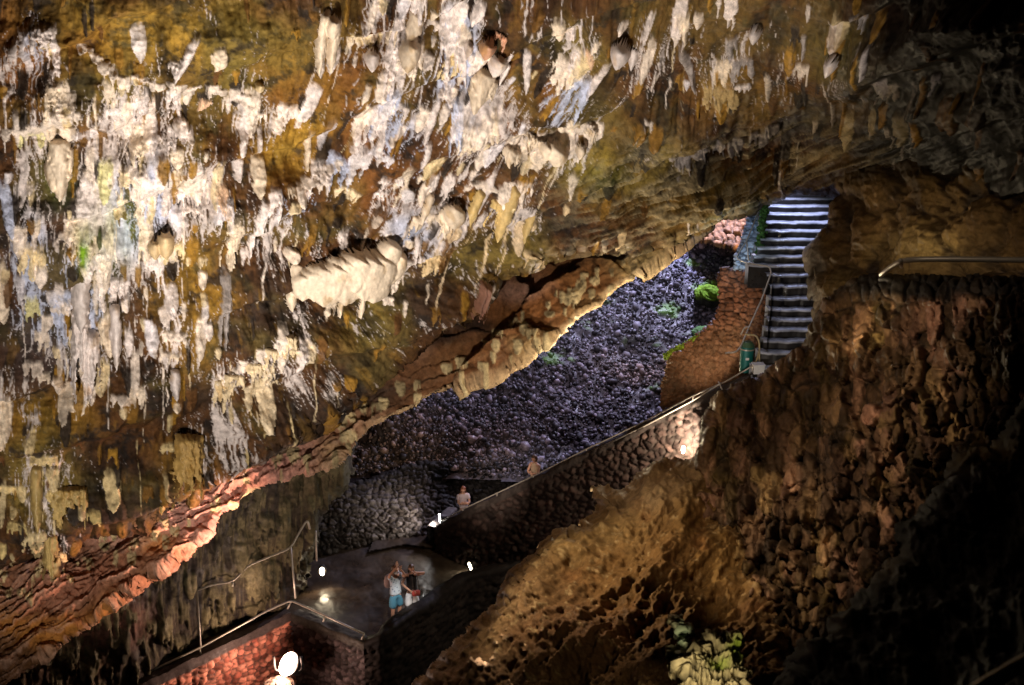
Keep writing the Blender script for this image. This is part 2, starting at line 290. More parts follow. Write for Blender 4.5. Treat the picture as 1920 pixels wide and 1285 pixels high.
def wall_h(c):
    X, Y = c.X, c.Y
    lean = np.radians(LEAN(X, Y)); ca, sa = np.cos(lean), np.sin(lean)
    S = X*ca+Y*sa; T = Y*ca-X*sa                      # across / along the runs
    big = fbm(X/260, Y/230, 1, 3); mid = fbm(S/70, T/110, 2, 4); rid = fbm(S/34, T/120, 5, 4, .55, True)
    crag = fbm(X/48+mid*1.2, Y/34, 6, 5, .55, True)
    # bedding ledges that step back along gentle diagonals
    lay = (Y+X*.36+60*big+26*mid)/150.; lf = lay-np.floor(lay); step_ = sstep(.0, .82, lf)*(1-sstep(.86, 1, lf))
    h = .7*big+.26*mid+.07*rid+.10*crag+.55*step_*sstep(-.4, .4, fbm(X/300, Y/300, 40, 2)+.2)
    h = h+.035*fbm(X/9, Y/11, 8, 3)
    # thin beds streaming to the mouth of the stairs
    zs = gz(X, Y, [(1300, 360, 210, 90, 1), (1450, 290, 150, 60, .9), (1620, 290, 200, 40, .7), (1150, 470, 90, 50, .7)])
    bed = fbm((X*.94-Y*.34)/70, (Y*.94+X*.34)/9.5, 12, 4, .6, True); h = h+zs*.3*bed
    base = blend_zones(X, Y, BASEZ, UMBER, 55)
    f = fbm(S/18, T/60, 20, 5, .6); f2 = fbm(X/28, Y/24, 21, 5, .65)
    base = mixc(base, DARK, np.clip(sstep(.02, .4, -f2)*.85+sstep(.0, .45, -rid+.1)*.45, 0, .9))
    base = mixc(base, OLIVE, sstep(-.1, .4, fbm(X/90, Y/70, 26, 4))*.35); base = mixc(base, OCHRE, sstep(.25, .6, f)*.3*(1-gz(X, Y, [(1750, 200, 330, 260, 1)])))
    base = mixc(base, RUST, sstep(.3, .6, fbm(X/60, Y/60, 23, 4))*.22)
    base = mixc(base, BLACK, sstep(.05, .4, fbm(S/50, T/85, 27, 5))*.62); base = base*(.9-.84*sstep(1420, 1760, X+.2*Y))[..., None]  # last factor paints the light falloff at upper right into the colour
    base = mixc(base, (.34, .27, .15), np.clip(zs*sstep(.15, .6, bed)*.8*(1-sstep(1500, 1750, X)), 0, 1))
    wd = gz(X, Y, WHITE); bl = gz(X, Y, BLUEZ)
    # fibrous white run-off, laid down along the flow
    wob = fbm(X/40, Y/40, 30, 3)*14
    v1 = fbm((S+wob)/9., T/105, 31, 5, .68, True); v2 = fbm((S-wob*1.4)/5., T/75, 33, 4, .65, True)
    patch = fbm(S/55, T/120, 35, 4, .55)
    wv = sstep(.12, .42, v1*1.15+patch*1.2+(wd-1.0)*1.1)*.9; wv = np.maximum(wv, sstep(.42, .62, v2*1.1+(wd-.8)*.7+patch*.25)*.8)
    drk = sstep(1420, 1760, X+.2*Y); wv = wv*(1-.85*drk)  # white film dimmed by the same painted falloff
    film = mixc(np.broadcast_to(PINKW*.8, X.shape+(3,)), BLUEW, sstep(.2, .7, bl+patch*.3))
    base = base*(1-wv[..., None])+film*wv[..., None]
    h = h+.05*wv
    Hd = np.zeros(X.shape); Wt = wv.copy(); N1 = fbm(X/7, Y/12, 50, 3, .6)
    r = np.random.default_rng(11); n = 8200
    cx = r.uniform(-60, 1980, n); cy = r.uniform(-80, 1060, n); den = gz(cx, cy, WHITE)**1.6*.4+.012
    order = np.argsort(cy)
    LN = np.degrees(0)
    for i in order:
        if r.random() > den[i]: r.random(8); continue
        x, y = cx[i], cy[i]; dark = sstep(1400, 1780, x); q = r.random(); s = r.random(); v = r.random(); u = r.random(); z = r.random(); a = r.normal()
        le = math.radians(float(LEAN(np.array(x), np.array(y))))+a*.05
        if q < .50: k, L, w, am = 0, 20+80*s**2, 3.5+13*v*(.25+s), .05+.15*v
        elif q < .70: k, L, w, am = 1, 24+95*s*s, 8+24*v, .06+.13*u
        elif q < .73 and y < 560: k, L, w, am = 2, 14+16*s, 8+9*s, .14+.14*v; 
        else: k, L, w, am = 3, 40+120*s, 1.4+2.2*v, .035
        if k == 2: L = 2*w*(.9+.3*u)
        zb = np.exp(-((x-120)**2+(y-620)**2)/160**2)
        ti = CREAM*(1-u)+PINKW*u
        if z > .86: ti = YELW*.6+ti*.4
        if y > 620 and x > 380: ti = ti*.35+YELW*.45+CREAM*.2
        if y > 760: ti = ti*.25+YELW*.5+np.array(OLIVE)*.3
        if y > 320 and x > 830: ti = ti*.4+np.array((.6, .4, .13))*.6
        if z < .08 and y < 600: ti = ti*.6+BLUEW*.4
        ti = ti*(.8+.35*v)*(1-.93*dark)  # last factor repeats the painted falloff
        splat(c, Hd, Wt, base, x, y, L, w, am, le, k, ti, N1)
    # dark stalks and dead drips, same shapes without the crust
    for i in range(420):
        x, y = r.uniform(-60, 1980), r.uniform(-60, 1040); le = math.radians(float(LEAN(np.array(x), np.array(y))))
        u = r.random(); ti = np.array(OCHRE)*u+np.array(UMBER)*(1-u) if r.random() < .6 else np.array(DARK)
        splat(c, Hd, Wt, base, x, y, 20+60*r.random(), 4+9*r.random(), .05+.12*r.random(), le, int(r.random() < .45), ti*(1-.5*sstep(1350, 1800, x)), N1)
    # the runs one can tell apart in the photograph, and curtains hanging from the edges of the bare gold rock
    Cc, Pp, Bb, Yy, Gg, Pe = CREAM, PINKW, BLUEW, np.array((.66, .6, .3)), PINKW*.45, np.array((.7, .46, .3))
    RUNS = [(90, 32, 108, 30, 1, 0, Pp), (112, 146, 92, 24, 1, 2, Cc), (62, 238, 40, 30, 1, 0, Yy), (265, 150, 115, 19, 1, 0, Pp), (262, 225, 90, 20, 1, 0, Cc), (325, 148, 84, 17, 1, 0, Pp), (338, 232, 54, 30, 1, 0, Pp), (372, 38, 112, 8, 0, 24, Pp), (328, 96, 50, 14, 1, 0, Pp),
        (386, 184, 44, 15, 1, 0, Pe), (446, 174, 22, 18, 1, 0, Pp), (464, 186, 115, 9, 0, 8, Pp), (486, 232, 56, 6, 0, 5, Pp), (594, 148, 84, 15, 0, 20, Pp), (584, 240, 84, 7, 0, 5, Cc), (756, 10, 190, 13, 1, 14, Pp), (790, -10, 70, 18, 1, 8, Pp), (848, -12, 190, 24, 1, 4, Pp), (862, 60, 100, 16, 1, 2, Pp),
        (742, 150, 130, 22, 1, 17, Bb), (718, 190, 120, 20, 1, 17, Pp*.9), (858, 168, 130, 15, 1, 6, Bb), (825, 168, 95, 7, 0, 24, Pp), (802, 245, 62, 7, 0, 20, Pp), (674, 232, 58, 8, 0, 8, Pp), (642, 290, 70, 28, 1, 20, Bb), (605, 300, 90, 24, 1, 12, Pp), (510, 340, 74, 14, 1, 6, Pp), (494, 356, 130, 9, 0, 12, Pp), (540, 340, 34, 11, 1, 0, Cc),
        (447, 294, 48, 11, 0, 0, Pp), (484, 288, 76, 14, 0, 4, Cc), (440, 400, 120, 20, 1, 5, Cc), (425, 500, 170, 11, 1, 5, Gg), (345, 350, 56, 18, 1, 0, Pp), (313, 378, 34, 12, 1, 0, Pp), (416, 344, 56, 14, 1, 0, Pe), (200, 290, 90, 15, 0, 3, Yy), (168, 320, 140, 22, 0, 4, Pp), (250, 306, 115, 34, 1, 0, Cc), (287, 322, 86, 18, 1, 0, Pp),
        (146, 396, 100, 26, 1, 3, Cc), (172, 470, 110, 20, 1, -3, Pp), (292, 480, 76, 20, 1, 0, Pp), (321, 528, 64, 13, 0, 0, Pp), (224, 520, 86, 22, 1, 0, Pp), (58, 548, 70, 16, 1, -4, Yy), (4, 330, 120, 12, 0, -10, Bb), (240, 606, 56, 9, 0, 0, Pp), (110, 540, 120, 30, 1, -14, Bb), (720, 318, 50, 14, 1, 20, Pp), (715, 355, 40, 10, 1, 8, Pp), (745, 325, 40, 12, 1, -12, Pp),
        (786, 440, 70, 9, 1, 12, Pp), (850, 325, 60, 12, 1, 16, Pp), (820, 320, 90, 13, 1, 18, Pp), (925, 190, 70, 9, 1, 0, Cc), (880, 240, 60, 22, 1, 4, Cc), (900, 250, 50, 16, 1, 0, Pp), (1060, 0, 66, 14, 0, 8, Cc), (1085, 16, 50, 14, 1, 0, Pp), (990, 84, 84, 8, 0, 2, Pp), (1088, 70, 90, 13, 1, 14, Pp), (1148, 90, 100, 8, 0, 30, Pp), (1100, 130, 100, 20, 1, 18, Bb), (1110, 62, 60, 8, 0, 0, Pe),
        (1290, 0, 50, 16, 1, 0, Cc), (1285, 50, 110, 9, 0, -8, Gg), (1375, 50, 60, 13, 1, 0, Gg), (1395, 90, 60, 26, 1, 0, Gg), (1350, 140, 60, 40, 1, 0, np.array((.4, .28, .12))), (1510, 56, 46, 5, 0, 0, Gg), (1620, 0, 60, 12, 1, 0, Gg*.7), (1660, 135, 60, 16, 1, 0, Gg*.7), (1650, 60, 60, 6, 0, 0, Gg), (1750, 140, 50, 10, 1, 0, Gg*.5), (1670, 225, 60, 8, 1, 0, Gg*.7), (1560, 190, 50, 4, 0, 0, Gg)]
    for (x, y, L, w, k, le, ti) in RUNS: splat(c, Hd, Wt, base, x, y, L, w, .12+.1*r.random(), math.radians(le), k, ti*(.9+.15*r.random()), N1)
    for line in ([(0, 236), (60, 232), (100, 216), (125, 170)], [(150, 74), (200, 108), (240, 128), (310, 145), (380, 155), (440, 178), (480, 188), (525, 215)], [(560, 332), (600, 318), (650, 296)], [(950, 276), (1010, 250), (1060, 244), (1135, 236)], [(400, 705), (470, 655), (540, 605)], [(880, 345), (990, 335)], [(1260, 285), (1340, 262), (1460, 232)], [(80, 610), (130, 560)]):
        q = np.array(line, float); ll = np.r_[0, np.cumsum(np.hypot(*np.diff(q, axis=0).T))]
        for t in np.arange(0, ll[-1], 11):
            x, y = np.interp(t, ll, q[:, 0]), np.interp(t, ll, q[:, 1]); ti = (Cc*.5+Pp*.5) if x < 1200 else Gg
            splat(c, Hd, Wt, base, x+r.normal()*4, y+r.normal()*4, 12+34*r.random()**2, 6+8*r.random(), .08+.1*r.random(), 0, int(r.random() < .6), ti*(.8+.3*r.random()), N1)
    # green algae by the lamps
    g = gz(X, Y, [(157, 465, 9, 26, 1), (160, 440, 14, 20, .5), (215, 430, 40, 60, .25), (110, 330, 20, 40, .3), (1110, 310, 60, 40, .08)])
    base = mixc(base, (.22, .42, .02), np.clip(g*(.8+f), 0, 1)*.85)
    rgh = .75-.25*Wt
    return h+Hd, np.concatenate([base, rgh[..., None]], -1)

WALLP = [(-260, -260), (2700, -260), (2700, 420), (1900, 372), (1700, 352), (1610, 362), (1560, 366), (1500, 360), (1460, 366), (1410, 392), (1370, 402), (1330, 420), (1290, 440), (1250, 462),
    (1210, 470), (1150, 462), (1060, 470), (1000, 492), (925, 512), (915, 560), (900, 600), (840, 628), (800, 665), (740, 700), (690, 735), (600, 790), (520, 840), (440, 890), (360, 950), (345, 925), (320, 960), (280, 1010), (170, 1010),
    (120, 1050), (112, 1085), (100, 1080), (90, 1040), (0, 1075), (-260, 1200)]
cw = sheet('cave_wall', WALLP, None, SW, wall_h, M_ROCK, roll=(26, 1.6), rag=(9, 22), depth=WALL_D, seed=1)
tag(cw.obj, 'dripping vault wall of the cave, ochre rock crusted with white mineral runs', kind='structure')

# ------------------------------------------------------------------ the ledge under the vault: pink slabs, brown overhang, bright lip
LEDGE_D = tps([(-250, 1150, 21.5), (-100, 1350, 20.5), (0, 1100, 22.3), (0, 1250, 21.2), (200, 1050, 23.6), (200, 1180, 22.3), (400, 930, 24.8), (400, 1020, 24), (560, 830, 26), (600, 880, 25.4), (700, 760, 26.6), (700, 800, 26.2), (850, 640, 27.2), (870, 720, 26.8), (1000, 520, 27.6), (1000, 640, 27.4), (1150, 450, 28.2), (1180, 530, 28), (1280, 430, 28.8)])
def ledge_h(c):
    X, Y = c.X, c.Y; A = X*.84-Y*.55; B = Y*.84+X*.55; B = B+14*fbm(A/55, B/40, 99, 4)+5*fbm(A/16, B/14, 98, 3)
    st = fbm(A/150, B/13, 101, 5, .55, True); st2 = fbm(A/60, B/5.5, 102, 4, .6, True); big = fbm(A/190, B/60, 103, 3)
    slab = sstep(600, 780, X)
    f1, f2, ci, dx, dy = voro(A/175+.25*big, B/74, 105, .95); fa, fb, c8, d8, e8 = voro(A/60, B/40, 108)
    h = (.5*big+.27*st+.07*st2)*(1-.8*slab)+slab*(1.1*(ci-.5)+.9*dx*(ci-.5)+.9*dy*(((ci*7)%1)-.2)+.16*(c8-.5)+.2*e8*(c8-.5))+(.06*fbm(X/18, Y/14, 106, 5, .6, True)+.12*fbm(X/46, Y/30, 107, 4, .5, True))*(1-.75*slab)
    pink = np.array((.55, .27, .21)); base = blend_zones(X, Y, [(330, 960, 160, 70, pink, 1.5), (520, 850, 120, 50, pink, 1.3), (130, 1090, 120, 60, (.3, .13, .08), 1), (300, 1010, 60, 30, (.5, .2, .03), 1.2), (120, 1180, 140, 40, (.42, .17, .03), 1), (100, 1250, 200, 50, UMBER, 1),
        (690, 790, 80, 30, (.3, .16, .09), 1), (860, 680, 100, 40, (.2, .085, .03), 1.3), (800, 640, 70, 22, BLACK, 1.2), (760, 660, 40, 30, (.34, .2, .13), 1), (890, 600, 60, 20, BLACK, 1.4), (690, 740, 50, 20, DARK, 1),
        (1000, 580, 90, 50, (.2, .075, .02), 1.5), (1040, 520, 60, 30, RUST, .9), (1110, 510, 60, 40, (.15, .06, .018), 1.2), (980, 530, 60, 25, (.36, .2, .14), 1), (1130, 580, 70, 30, (.5, .33, .13), 1.2), (1210, 500, 80, 30, (.55, .4, .17), 1.3), (1030, 640, 60, 25, (.5, .33, .14), 1), (620, 850, 40, 40, YELW*.5, 1)], (.16, .07, .03), 35, 7)
    base = mixc(base, DARK, sstep(.05, .55, -st2)*.6*(1-.5*slab)+sstep(.06, 0, f2-f1)*slab*.6)
    base = mixc(base, (.5, .3, .22), sstep(.35, .75, st)*.4*(1-slab))
    rim = np.clip(1-c.sd/16, 0, 1)*slab; base = mixc(base, (.62, .44, .24), sstep(.1, .9, rim+st*.3)*.7)  # pale rim puts the backlight on the lip into the colour
    # fringe drips along the lip
    Hd = np.zeros(X.shape); Wt = Hd.copy(); N1 = fbm(X/7, Y/12, 150, 3, .6); r = np.random.default_rng(5)
    for i in range(150):
        x = r.uniform(-50, 1200); y = np.interp(x, [0, 600, 700, 900, 1200], [1130, 850, 790, 690, 500])+r.uniform(-60, 30)
        splat(c, Hd, Wt, base, x, y, 12+26*r.random(), 4+9*r.random(), .08+.1*r.random(), 0, int(r.random() < .5), (YELW*.6+CREAM*.3)*(.5+.5*r.random()), N1)
    return h+Hd, np.concatenate([base, np.full(X.shape+(1,), .6)], -1)
LEDGEP = [(-260, 1130), (0, 1020), (250, 950), (330, 880), (500, 780), (690, 680), (800, 590), (900, 540), (930, 450), (1100, 400), (1300, 380), (1335, 425), (1290, 452), (1252, 478), (1215, 505), (1180, 530), (1145, 552), (1120, 572), (1085, 592), (1060, 618), (1030, 640), (1005, 652), (990, 676), (955, 692), (925, 712), (890, 716), (850, 732), (812, 744), (780, 768), (740, 782), (700, 800), (664, 826), (640, 870), (560, 890), (480, 915), (420, 965), (380, 1010), (330, 1060), (280, 1085), (220, 1130), (120, 1200), (40, 1270), (-60, 1350), (-260, 1420)]
lw = sheet('rock_ledge', LEDGEP, None, SL, ledge_h, M_ROCK, roll=(7, 1.4), rag=(6, 30), depth=LEDGE_D, seed=2)
tag(lw.obj, 'pink and brown slab ledge running diagonally under the vault', kind='structure')

# ------------------------------------------------------------------ darker dripping wall below the ledge
LOW_D = tps([(-200, 1300, 23.5), (0, 1285, 24.8), (200, 1200, 26.5), (300, 1285, 27.9), (400, 1000, 27), (400, 1200, 29.3), (560, 880, 29), (560, 1100, 30.8), (660, 840, 29.5), (640, 950, 31), (450, 1450, 27)])
def low_h(c):
    X, Y = c.X, c.Y
    h = .6*fbm(X/120, Y/150, 201, 4)+.16*fbm(X/26, Y/90, 202, 4, .55, True)+.05*fbm(X/9, Y/10, 203, 3)
    base = blend_zones(X, Y, [(600, 900, 60, 60, (.1, .075, .04), 1), (480, 1040, 60, 60, (.07, .055, .028), 1), (430, 1000, 60, 50, BLACK, 1.2), (340, 1120, 90, 50, BLACK, 1.2), (200, 1160, 90, 40, (.2, .09, .06), 1), (120, 1240, 90, 50, (.15, .075, .04), 1), (560, 1100, 50, 60, DARK, 1)], DARK, 40, 17)
    base = mixc(base, (.17, .14, .07), sstep(.3, .7, fbm(X/7, Y/70, 205, 4, .6, True))*.35)
    Hd = np.zeros(X.shape); Wt = Hd.copy(); N1 = fbm(X/7, Y/12, 250, 3, .6); r = np.random.default_rng(6)
    spots = [(612, 850, 70, 34), (640, 860, 60, 16), (500, 960, 110, 18), (535, 930, 140, 15), (560, 1000, 90, 14), (480, 1040, 100, 13), (515, 1050, 90, 20), (410, 1100, 90, 20), (437, 1110, 60, 8), (340, 1010, 60, 14), (470, 890, 70, 16), (310, 1150, 70, 18), (95, 1180, 80, 22), (130, 1200, 70, 24), (190, 1130, 60, 18), (215, 1130, 90, 8), (590, 960, 120, 15)]
    for (x, y, L, w) in spots: splat(c, Hd, Wt, base, x, y, L, w, .3, 0, 1, np.array((.14, .115, .06))*(.5+.5*r.random()), N1)
    for i in range(260):
        x, y = r.uniform(-50, 680), r.uniform(860, 1250)
        splat(c, Hd, Wt, base, x, y, 20+60*r.random(), 4+11*r.random(), .08+.2*r.random(), 0, int(r.random() < .6), np.array((.14, .115, .06))*(.15+.85*r.random()), N1)
    return h+Hd, np.concatenate([base, np.full(X.shape+(1,), .5)], -1)
LOWP = [(-260, 1300), (100, 1130), (300, 960), (420, 860), (560, 800), (690, 790), (668, 850), (655, 905), (630, 935), (612, 985), (590, 1040), (585, 1100), (545, 1150), (330, 1230), (230, 1330), (100, 1450), (-260, 1500)]
ow = sheet('lower_wall', LOWP, None, SL, low_h, M_ROCK, roll=(24, 1.5), rag=(9, 18), depth=LOW_D, seed=3)
tag(ow.obj, 'dark lower cave wall with hanging grey drips under the ledge', kind='structure')

# ------------------------------------------------------------------ large single formations grown on the vault
def formation(name, label, cat, blobs, tint, group=None, seed=0, lift=.12):
    bl = np.array([(b[1]-b[4]*1.6-8, b[2]-12, b[1]+b[4]*1.6+8, b[2]+b[3]+16) for b in blobs]); x0, y0 = bl[:, 0].min(), bl[:, 1].min(); x1, y1 = bl[:, 2].max(), bl[:, 3].max()
    def hf(c):
        X, Y = c.X, c.Y; Hd = np.zeros(X.shape); Wt = Hd.copy(); base = np.zeros(X.shape+(3,))+np.array(tint)*.75; N1 = fbm(X/7, Y/12, 50+seed, 3, .6)
        iy = np.clip(np.searchsorted(cw.ys, Y[:, 0]), 0, len(cw.ys)-1); ix = np.clip(np.searchsorted(cw.xs, X[0]), 0, len(cw.xs)-1)
        hw = cw.h[np.ix_(iy, ix)]; cx, cy = (x0+x1)/2, (y0+y1)/2
        A = np.c_[np.ones(X.size), (X.ravel()-cx)/50, (Y.ravel()-cy)/50]; co = np.linalg.lstsq(A, hw.ravel(), rcond=None)[0]
        h0 = (A@co).reshape(X.shape)+lift
        for (k, x, y, L, w, am) in blobs: splat(c, Hd, Wt, base, x, y, L, w, am, math.radians(float(LEAN(np.array(x), np.array(y)))), k, np.array(tint)*rng.uniform(.85, 1.1), N1)
        c.sd = Hd-.03
        n = fbm(X/9, Y/16, 60+seed, 4); base = base*(1+.22*n[..., None]); base = mixc(base, np.array(OCHRE)*1.2, sstep(.25, .6, fbm(X/22, Y/30, 66+seed, 3))*.4)
        return h0+Hd*1.25-.3*np.exp(-Hd*9)+.03*n, np.concatenate([base, np.full(X.shape+(1,), .55)], -1)
    c = sheet(name, [(x0, y0), (x1, y0), (x1, y1), (x0, y1)], None, 1.7, hf, M_CALC, roll=(1, 0), depth=WALL_D, rag=(0, 20), seed=seed)
    return tag(c.obj, label, cat, group)
K = 2
mound = [(K, 612, 484, 76, 48, .56), (K, 655, 470, 84, 52, .62), (K, 697, 462, 88, 52, .66), (K, 590, 492, 58, 36, .5), (K, 630, 478, 66, 42, .62), (K, 672, 462, 70, 44, .66), (K, 715, 462, 72, 42, .6), (K, 733, 440, 52, 26, .5), (K, 748, 462, 60, 22, .4), (K, 565, 500, 50, 26, .4), (K, 700, 492, 60, 40, .62), (K, 645, 500, 56, 36, .6),
    (1, 600, 520, 40, 26, .3), (1, 716, 516, 36, 24, .3), (0, 545, 530, 44, 12, .3), (0, 556, 486, 40, 14, .3), (0, 682, 550, 46, 7, .2), (0, 640, 552, 40, 6, .2)]
formation('flowstone_mound', 'broad bulging cream flowstone mound in the middle of the dripping wall, fringed underneath', 'flowstone', mound, CREAM*1.02, seed=1)
formation('flowstone_mound', 'squat cream flowstone cushion with a hanging white curtain at its left, under the upper ledge', 'flowstone', [(K, 1048, 258, 34, 26, .4), (K, 1030, 256, 26, 18, .35), (K, 1092, 262, 22, 12, .25), (1, 965, 272, 44, 24, .3), (1, 1010, 252, 34, 30, .25), (1, 1112, 238, 26, 16, .2)], CREAM, seed=2)
formation('calcite_knob', 'round peach knob with a dark rust cap near the top of the wall', 'calcite knob', [(K, 921, 50, 32, 19, .35), (1, 945, 46, 30, 22, .2)], np.array((.62, .33, .2)), seed=3)
formation('calcite_knob', 'large pinkish knob with drip legs below the rust capped knob', 'calcite knob', [(K, 944, 82, 42, 21, .42), (0, 958, 110, 46, 6, .2), (1, 940, 108, 26, 16, .25), (0, 975, 60, 50, 8, .2)], PINKW*.98, seed=4)
formation('calcite_knob', 'small isolated white mushroom knob on the orange rock left of the big round knob', 'calcite knob', [(K, 699, 84, 32, 16, .34), (0, 700, 104, 20, 4, .12)], PINKW, seed=5)
formation('calcite_knob', 'big round cream knob on a white run, high in the centre left', 'calcite knob', [(K, 776, 60, 54, 22, .45), (0, 785, 20, 60, 17, .32), (1, 745, 30, 60, 12, .22)], CREAM*.98, seed=6)
formation('calcite_knob', 'lilac white dome knob standing alone on the green brown rock, upper right of centre', 'calcite knob', [(K, 1180, 44, 40, 20, .38), (0, 1200, 62, 34, 10, .2)], PINKW*.9, seed=7)
formation('calcite_knob', 'flat cream disc knob on the dim rock left of the dark ceiling', 'calcite knob', [(K, 1578, 80, 24, 18, .3)], PINKW*.75, seed=8)
formation('calcite_knob', 'small pale knob just left above the flat disc knob', 'calcite knob', [(K, 1423, 34, 24, 13, .25)], PINKW*.7, seed=9)
formation('calcite_knob', 'peach and green tinted double knob amid white runs at the left', 'calcite knob', [(K, 310, 432, 46, 19, .36), (K, 290, 448, 32, 14, .3)], np.array((.66, .48, .26)), seed=10)
formation('stalactite', 'stout cream stalactite with a yellow belly high above the cushion', 'stalactite', [(0, 917, 122, 72, 24, .45), (1, 930, 140, 52, 14, .35)], CREAM, seed=11)
formation('stalactite', 'long bell shaped cream stalactite with a green tip at the far left', 'stalactite', [(0, 112, 250, 116, 24, .5), (0, 100, 290, 60, 18, .45), (0, 134, 270, 50, 6, .3)], CREAM*.95, seed=12)
formation('stalactite', 'pointed white stalactite hanging alone over the dark hollow at the left', 'stalactite', [(0, 321, 676, 58, 11, .36)], PINKW*.95, seed=13)
formation('stalactite', 'twin cream stalactite lobes at the top edge, beside the gold rock', 'stalactite', [(0, 604, -10, 130, 14, .4), (0, 628, 20, 100, 13, .38), (K, 620, 4, 44, 18, .35)], CREAM, seed=14)
formation('stalactite_curtain', 'tall pink white curtain flowing down the left wall to the dark hollow', 'flowstone curtain', [(1, 150, 560, 190, 22, .4), (1, 172, 610, 140, 20, .42), (0, 150, 500, 110, 20, .4), (0, 215, 560, 120, 12, .3)], PINKW, seed=15)
formation('stalactite_curtain', 'yellow brown block curtain hanging over the pink ledge', 'flowstone curtain', [(1, 352, 806, 150, 36, .5), (1, 345, 816, 120, 20, .45), (1, 300, 918, 44, 14, .3)], np.array((.46, .29, .09)), seed=16)
formation('stalactite_curtain', 'ragged yellow curtain hanging at the lower left with dripping points', 'flowstone curtain', [(1, 130, 905, 80, 44, .4), (1, 158, 905, 90, 8, .35), (1, 95, 990, 95, 18, .4), (0, 70, 860, 130, 14, .3)], np.array((.4, .28, .1)), seed=17)
formation('stalactite_curtain', 'wide cream frill hanging along the diagonal ledge left of the slabs', 'flowstone curtain', [(1, 430, 690, 36, 30, .35), (1, 470, 668, 34, 26, .35), (1, 505, 640, 50, 24, .34), (1, 535, 615, 50, 20, .32), (1, 405, 700, 50, 16, .3)], CREAM*.6+YELW*.4, seed=18)
formation('stalactite_curtain', 'row of yellow cream runs above the slab ledge, right of the mound', 'flowstone curtain', [(0, 905, 350, 90, 12, .3), (0, 970, 340, 110, 14, .34), (1, 940, 370, 80, 22, .3), (0, 1000, 380, 70, 9, .25)], np.array((.64, .45, .18)), seed=19)
formation('stalactite_curtain', 'bright cream tangle of drips left of the yellow cream runs', 'flowstone curtain', [(1, 845, 392, 66, 26, .36), (K, 858, 380, 40, 24, .32), (1, 785, 400, 60, 16, .3), (0, 812, 360, 60, 9, .26)], CREAM, seed=20)
formation('slab', 'pink tilted slab leaning like a post against the brown overhang', 'rock slab', [(1, 902, 516, 96, 11, .7), (1, 908, 520, 90, 11, .75)], np.array((.36, .18, .12)), seed=21, lift=.1)

# ------------------------------------------------------------------ scree slope and what stands on it
def scree_depth(X, Y):
    r = ray(X, Y); return -40.84/(r[..., 2]-.733*r[..., 1])
M_SCREE = rock_mat('loose volcanic scree', 6, .6, .05, .4, .6)
def scree_col(X, Y):
    b = blend_zones(X, Y, [(1180, 600, 200, 160, (.12, .11, .13), 1), (1000, 740, 200, 90, (.11, .085, .1), 1), (1300, 480, 60, 40, (.12, .12, .2), 1), (1335, 455, 60, 22, (.34, .14, .09), 1.6), (740, 850, 170, 70, (.13, .075, .04), 1.8), (1190, 690, 90, 40, (.22, .14, .1), 1), (950, 790, 60, 30, (.16, .1, .08), .8), (860, 820, 120, 50, (.11, .07, .07), 1)], (.1, .09, .12), 40, 31)  # brown at lower left holds warm lamp light in the colour
    ms = np.clip(gz(X, Y, [(1250, 585, 30, 22, 1), (1330, 545, 30, 20, 1.1), (1040, 670, 50, 22, .7), (1300, 490, 26, 12, .9), (1000, 660, 60, 24, .5), (1310, 625, 30, 16, .8), (1210, 640, 60, 40, .45), (1230, 720, 40, 30, .4), (1120, 600, 50, 40, .4), (1150, 560, 40, 30, .5)])+fbm(X/16, Y/9, 41, 4)*.55-.2, 0, 1)
    return b, ms
def scree_h(c):
    X, Y = c.X, c.Y; b, ms = scree_col(X, Y); h = .35*fbm(X/120, Y/60, 301, 4)+.1*fbm(X/14, Y/9, 302, 4)+.1*ms
    b = b*.6; b = mixc(b, (.09, .19, .03), sstep(.25, .7, ms)*.8)
    return h, np.concatenate([b, np.full(X.shape+(1,), .7)], -1)
cs = sheet('scree_slope', [(540, 760), (700, 700), (1100, 420), (1240, 380), (1330, 392), (1440, 380), (1480, 500), (1460, 760), (1300, 830), (1040, 920), (1000, 905), (700, 900), (540, 900)], None, 4, scree_h, M_SCREE, roll=(1, 0), rag=(0, 20), depth=scree_depth)
tag(cs.obj, 'slope of bluish volcanic rubble behind the overhang', kind='structure')
ICO = None
def stones(name, P, size, colors, mat, seed=0, flat=.65, parent=None):
    """one mesh of irregular faceted stones"""
    import bmesh
    bm = bmesh.new(); bmesh.ops.create_icosphere(bm, subdivisions=1, radius=1); v = np.array([x.co[:] for x in bm.verts]); f = np.array([[q.index for q in x.verts] for x in bm.faces]); bm.free()
    if len(v) > 12 and False: pass
    r = np.random.default_rng(seed); n = len(P)
    V = v[None]*r.uniform(.72, 1.2, (n, len(v), 1)); V = V*np.stack([r.uniform(.7, 1.25, n), r.uniform(.7, 1.2, n), r.uniform(.45, .95, n)*flat/.65], 1)[:, None]
    q = r.normal(size=(n, 4)); q /= np.linalg.norm(q, axis=1, keepdims=True); w, x, y, z = q.T
    M = np.stack([1-2*(y*y+z*z), 2*(x*y-z*w), 2*(x*z+y*w), 2*(x*y+z*w), 1-2*(x*x+z*z), 2*(y*z-x*w), 2*(x*z-y*w), 2*(y*z+x*w), 1-2*(x*x+y*y)], 1).reshape(n, 3, 3)
    V = np.einsum('nij,nkj->nki', M, V)*np.asarray(size)[:, None, None]+np.asarray(P)[:, None]
    F = f[None]+(np.arange(n)*len(v))[:, None, None]
    C = np.repeat(np.asarray(colors)[:, None], len(v), 1)*r.uniform(.9, 1.1, (n, len(v), 1))
    return np_mesh(name, V.reshape(-1, 3), F.reshape(-1, 3), C.reshape(-1, 3), mat, parent, smooth=False)
n = 24000; sx = rng.uniform(600, 1470, n); sy = rng.uniform(400, 900, n)
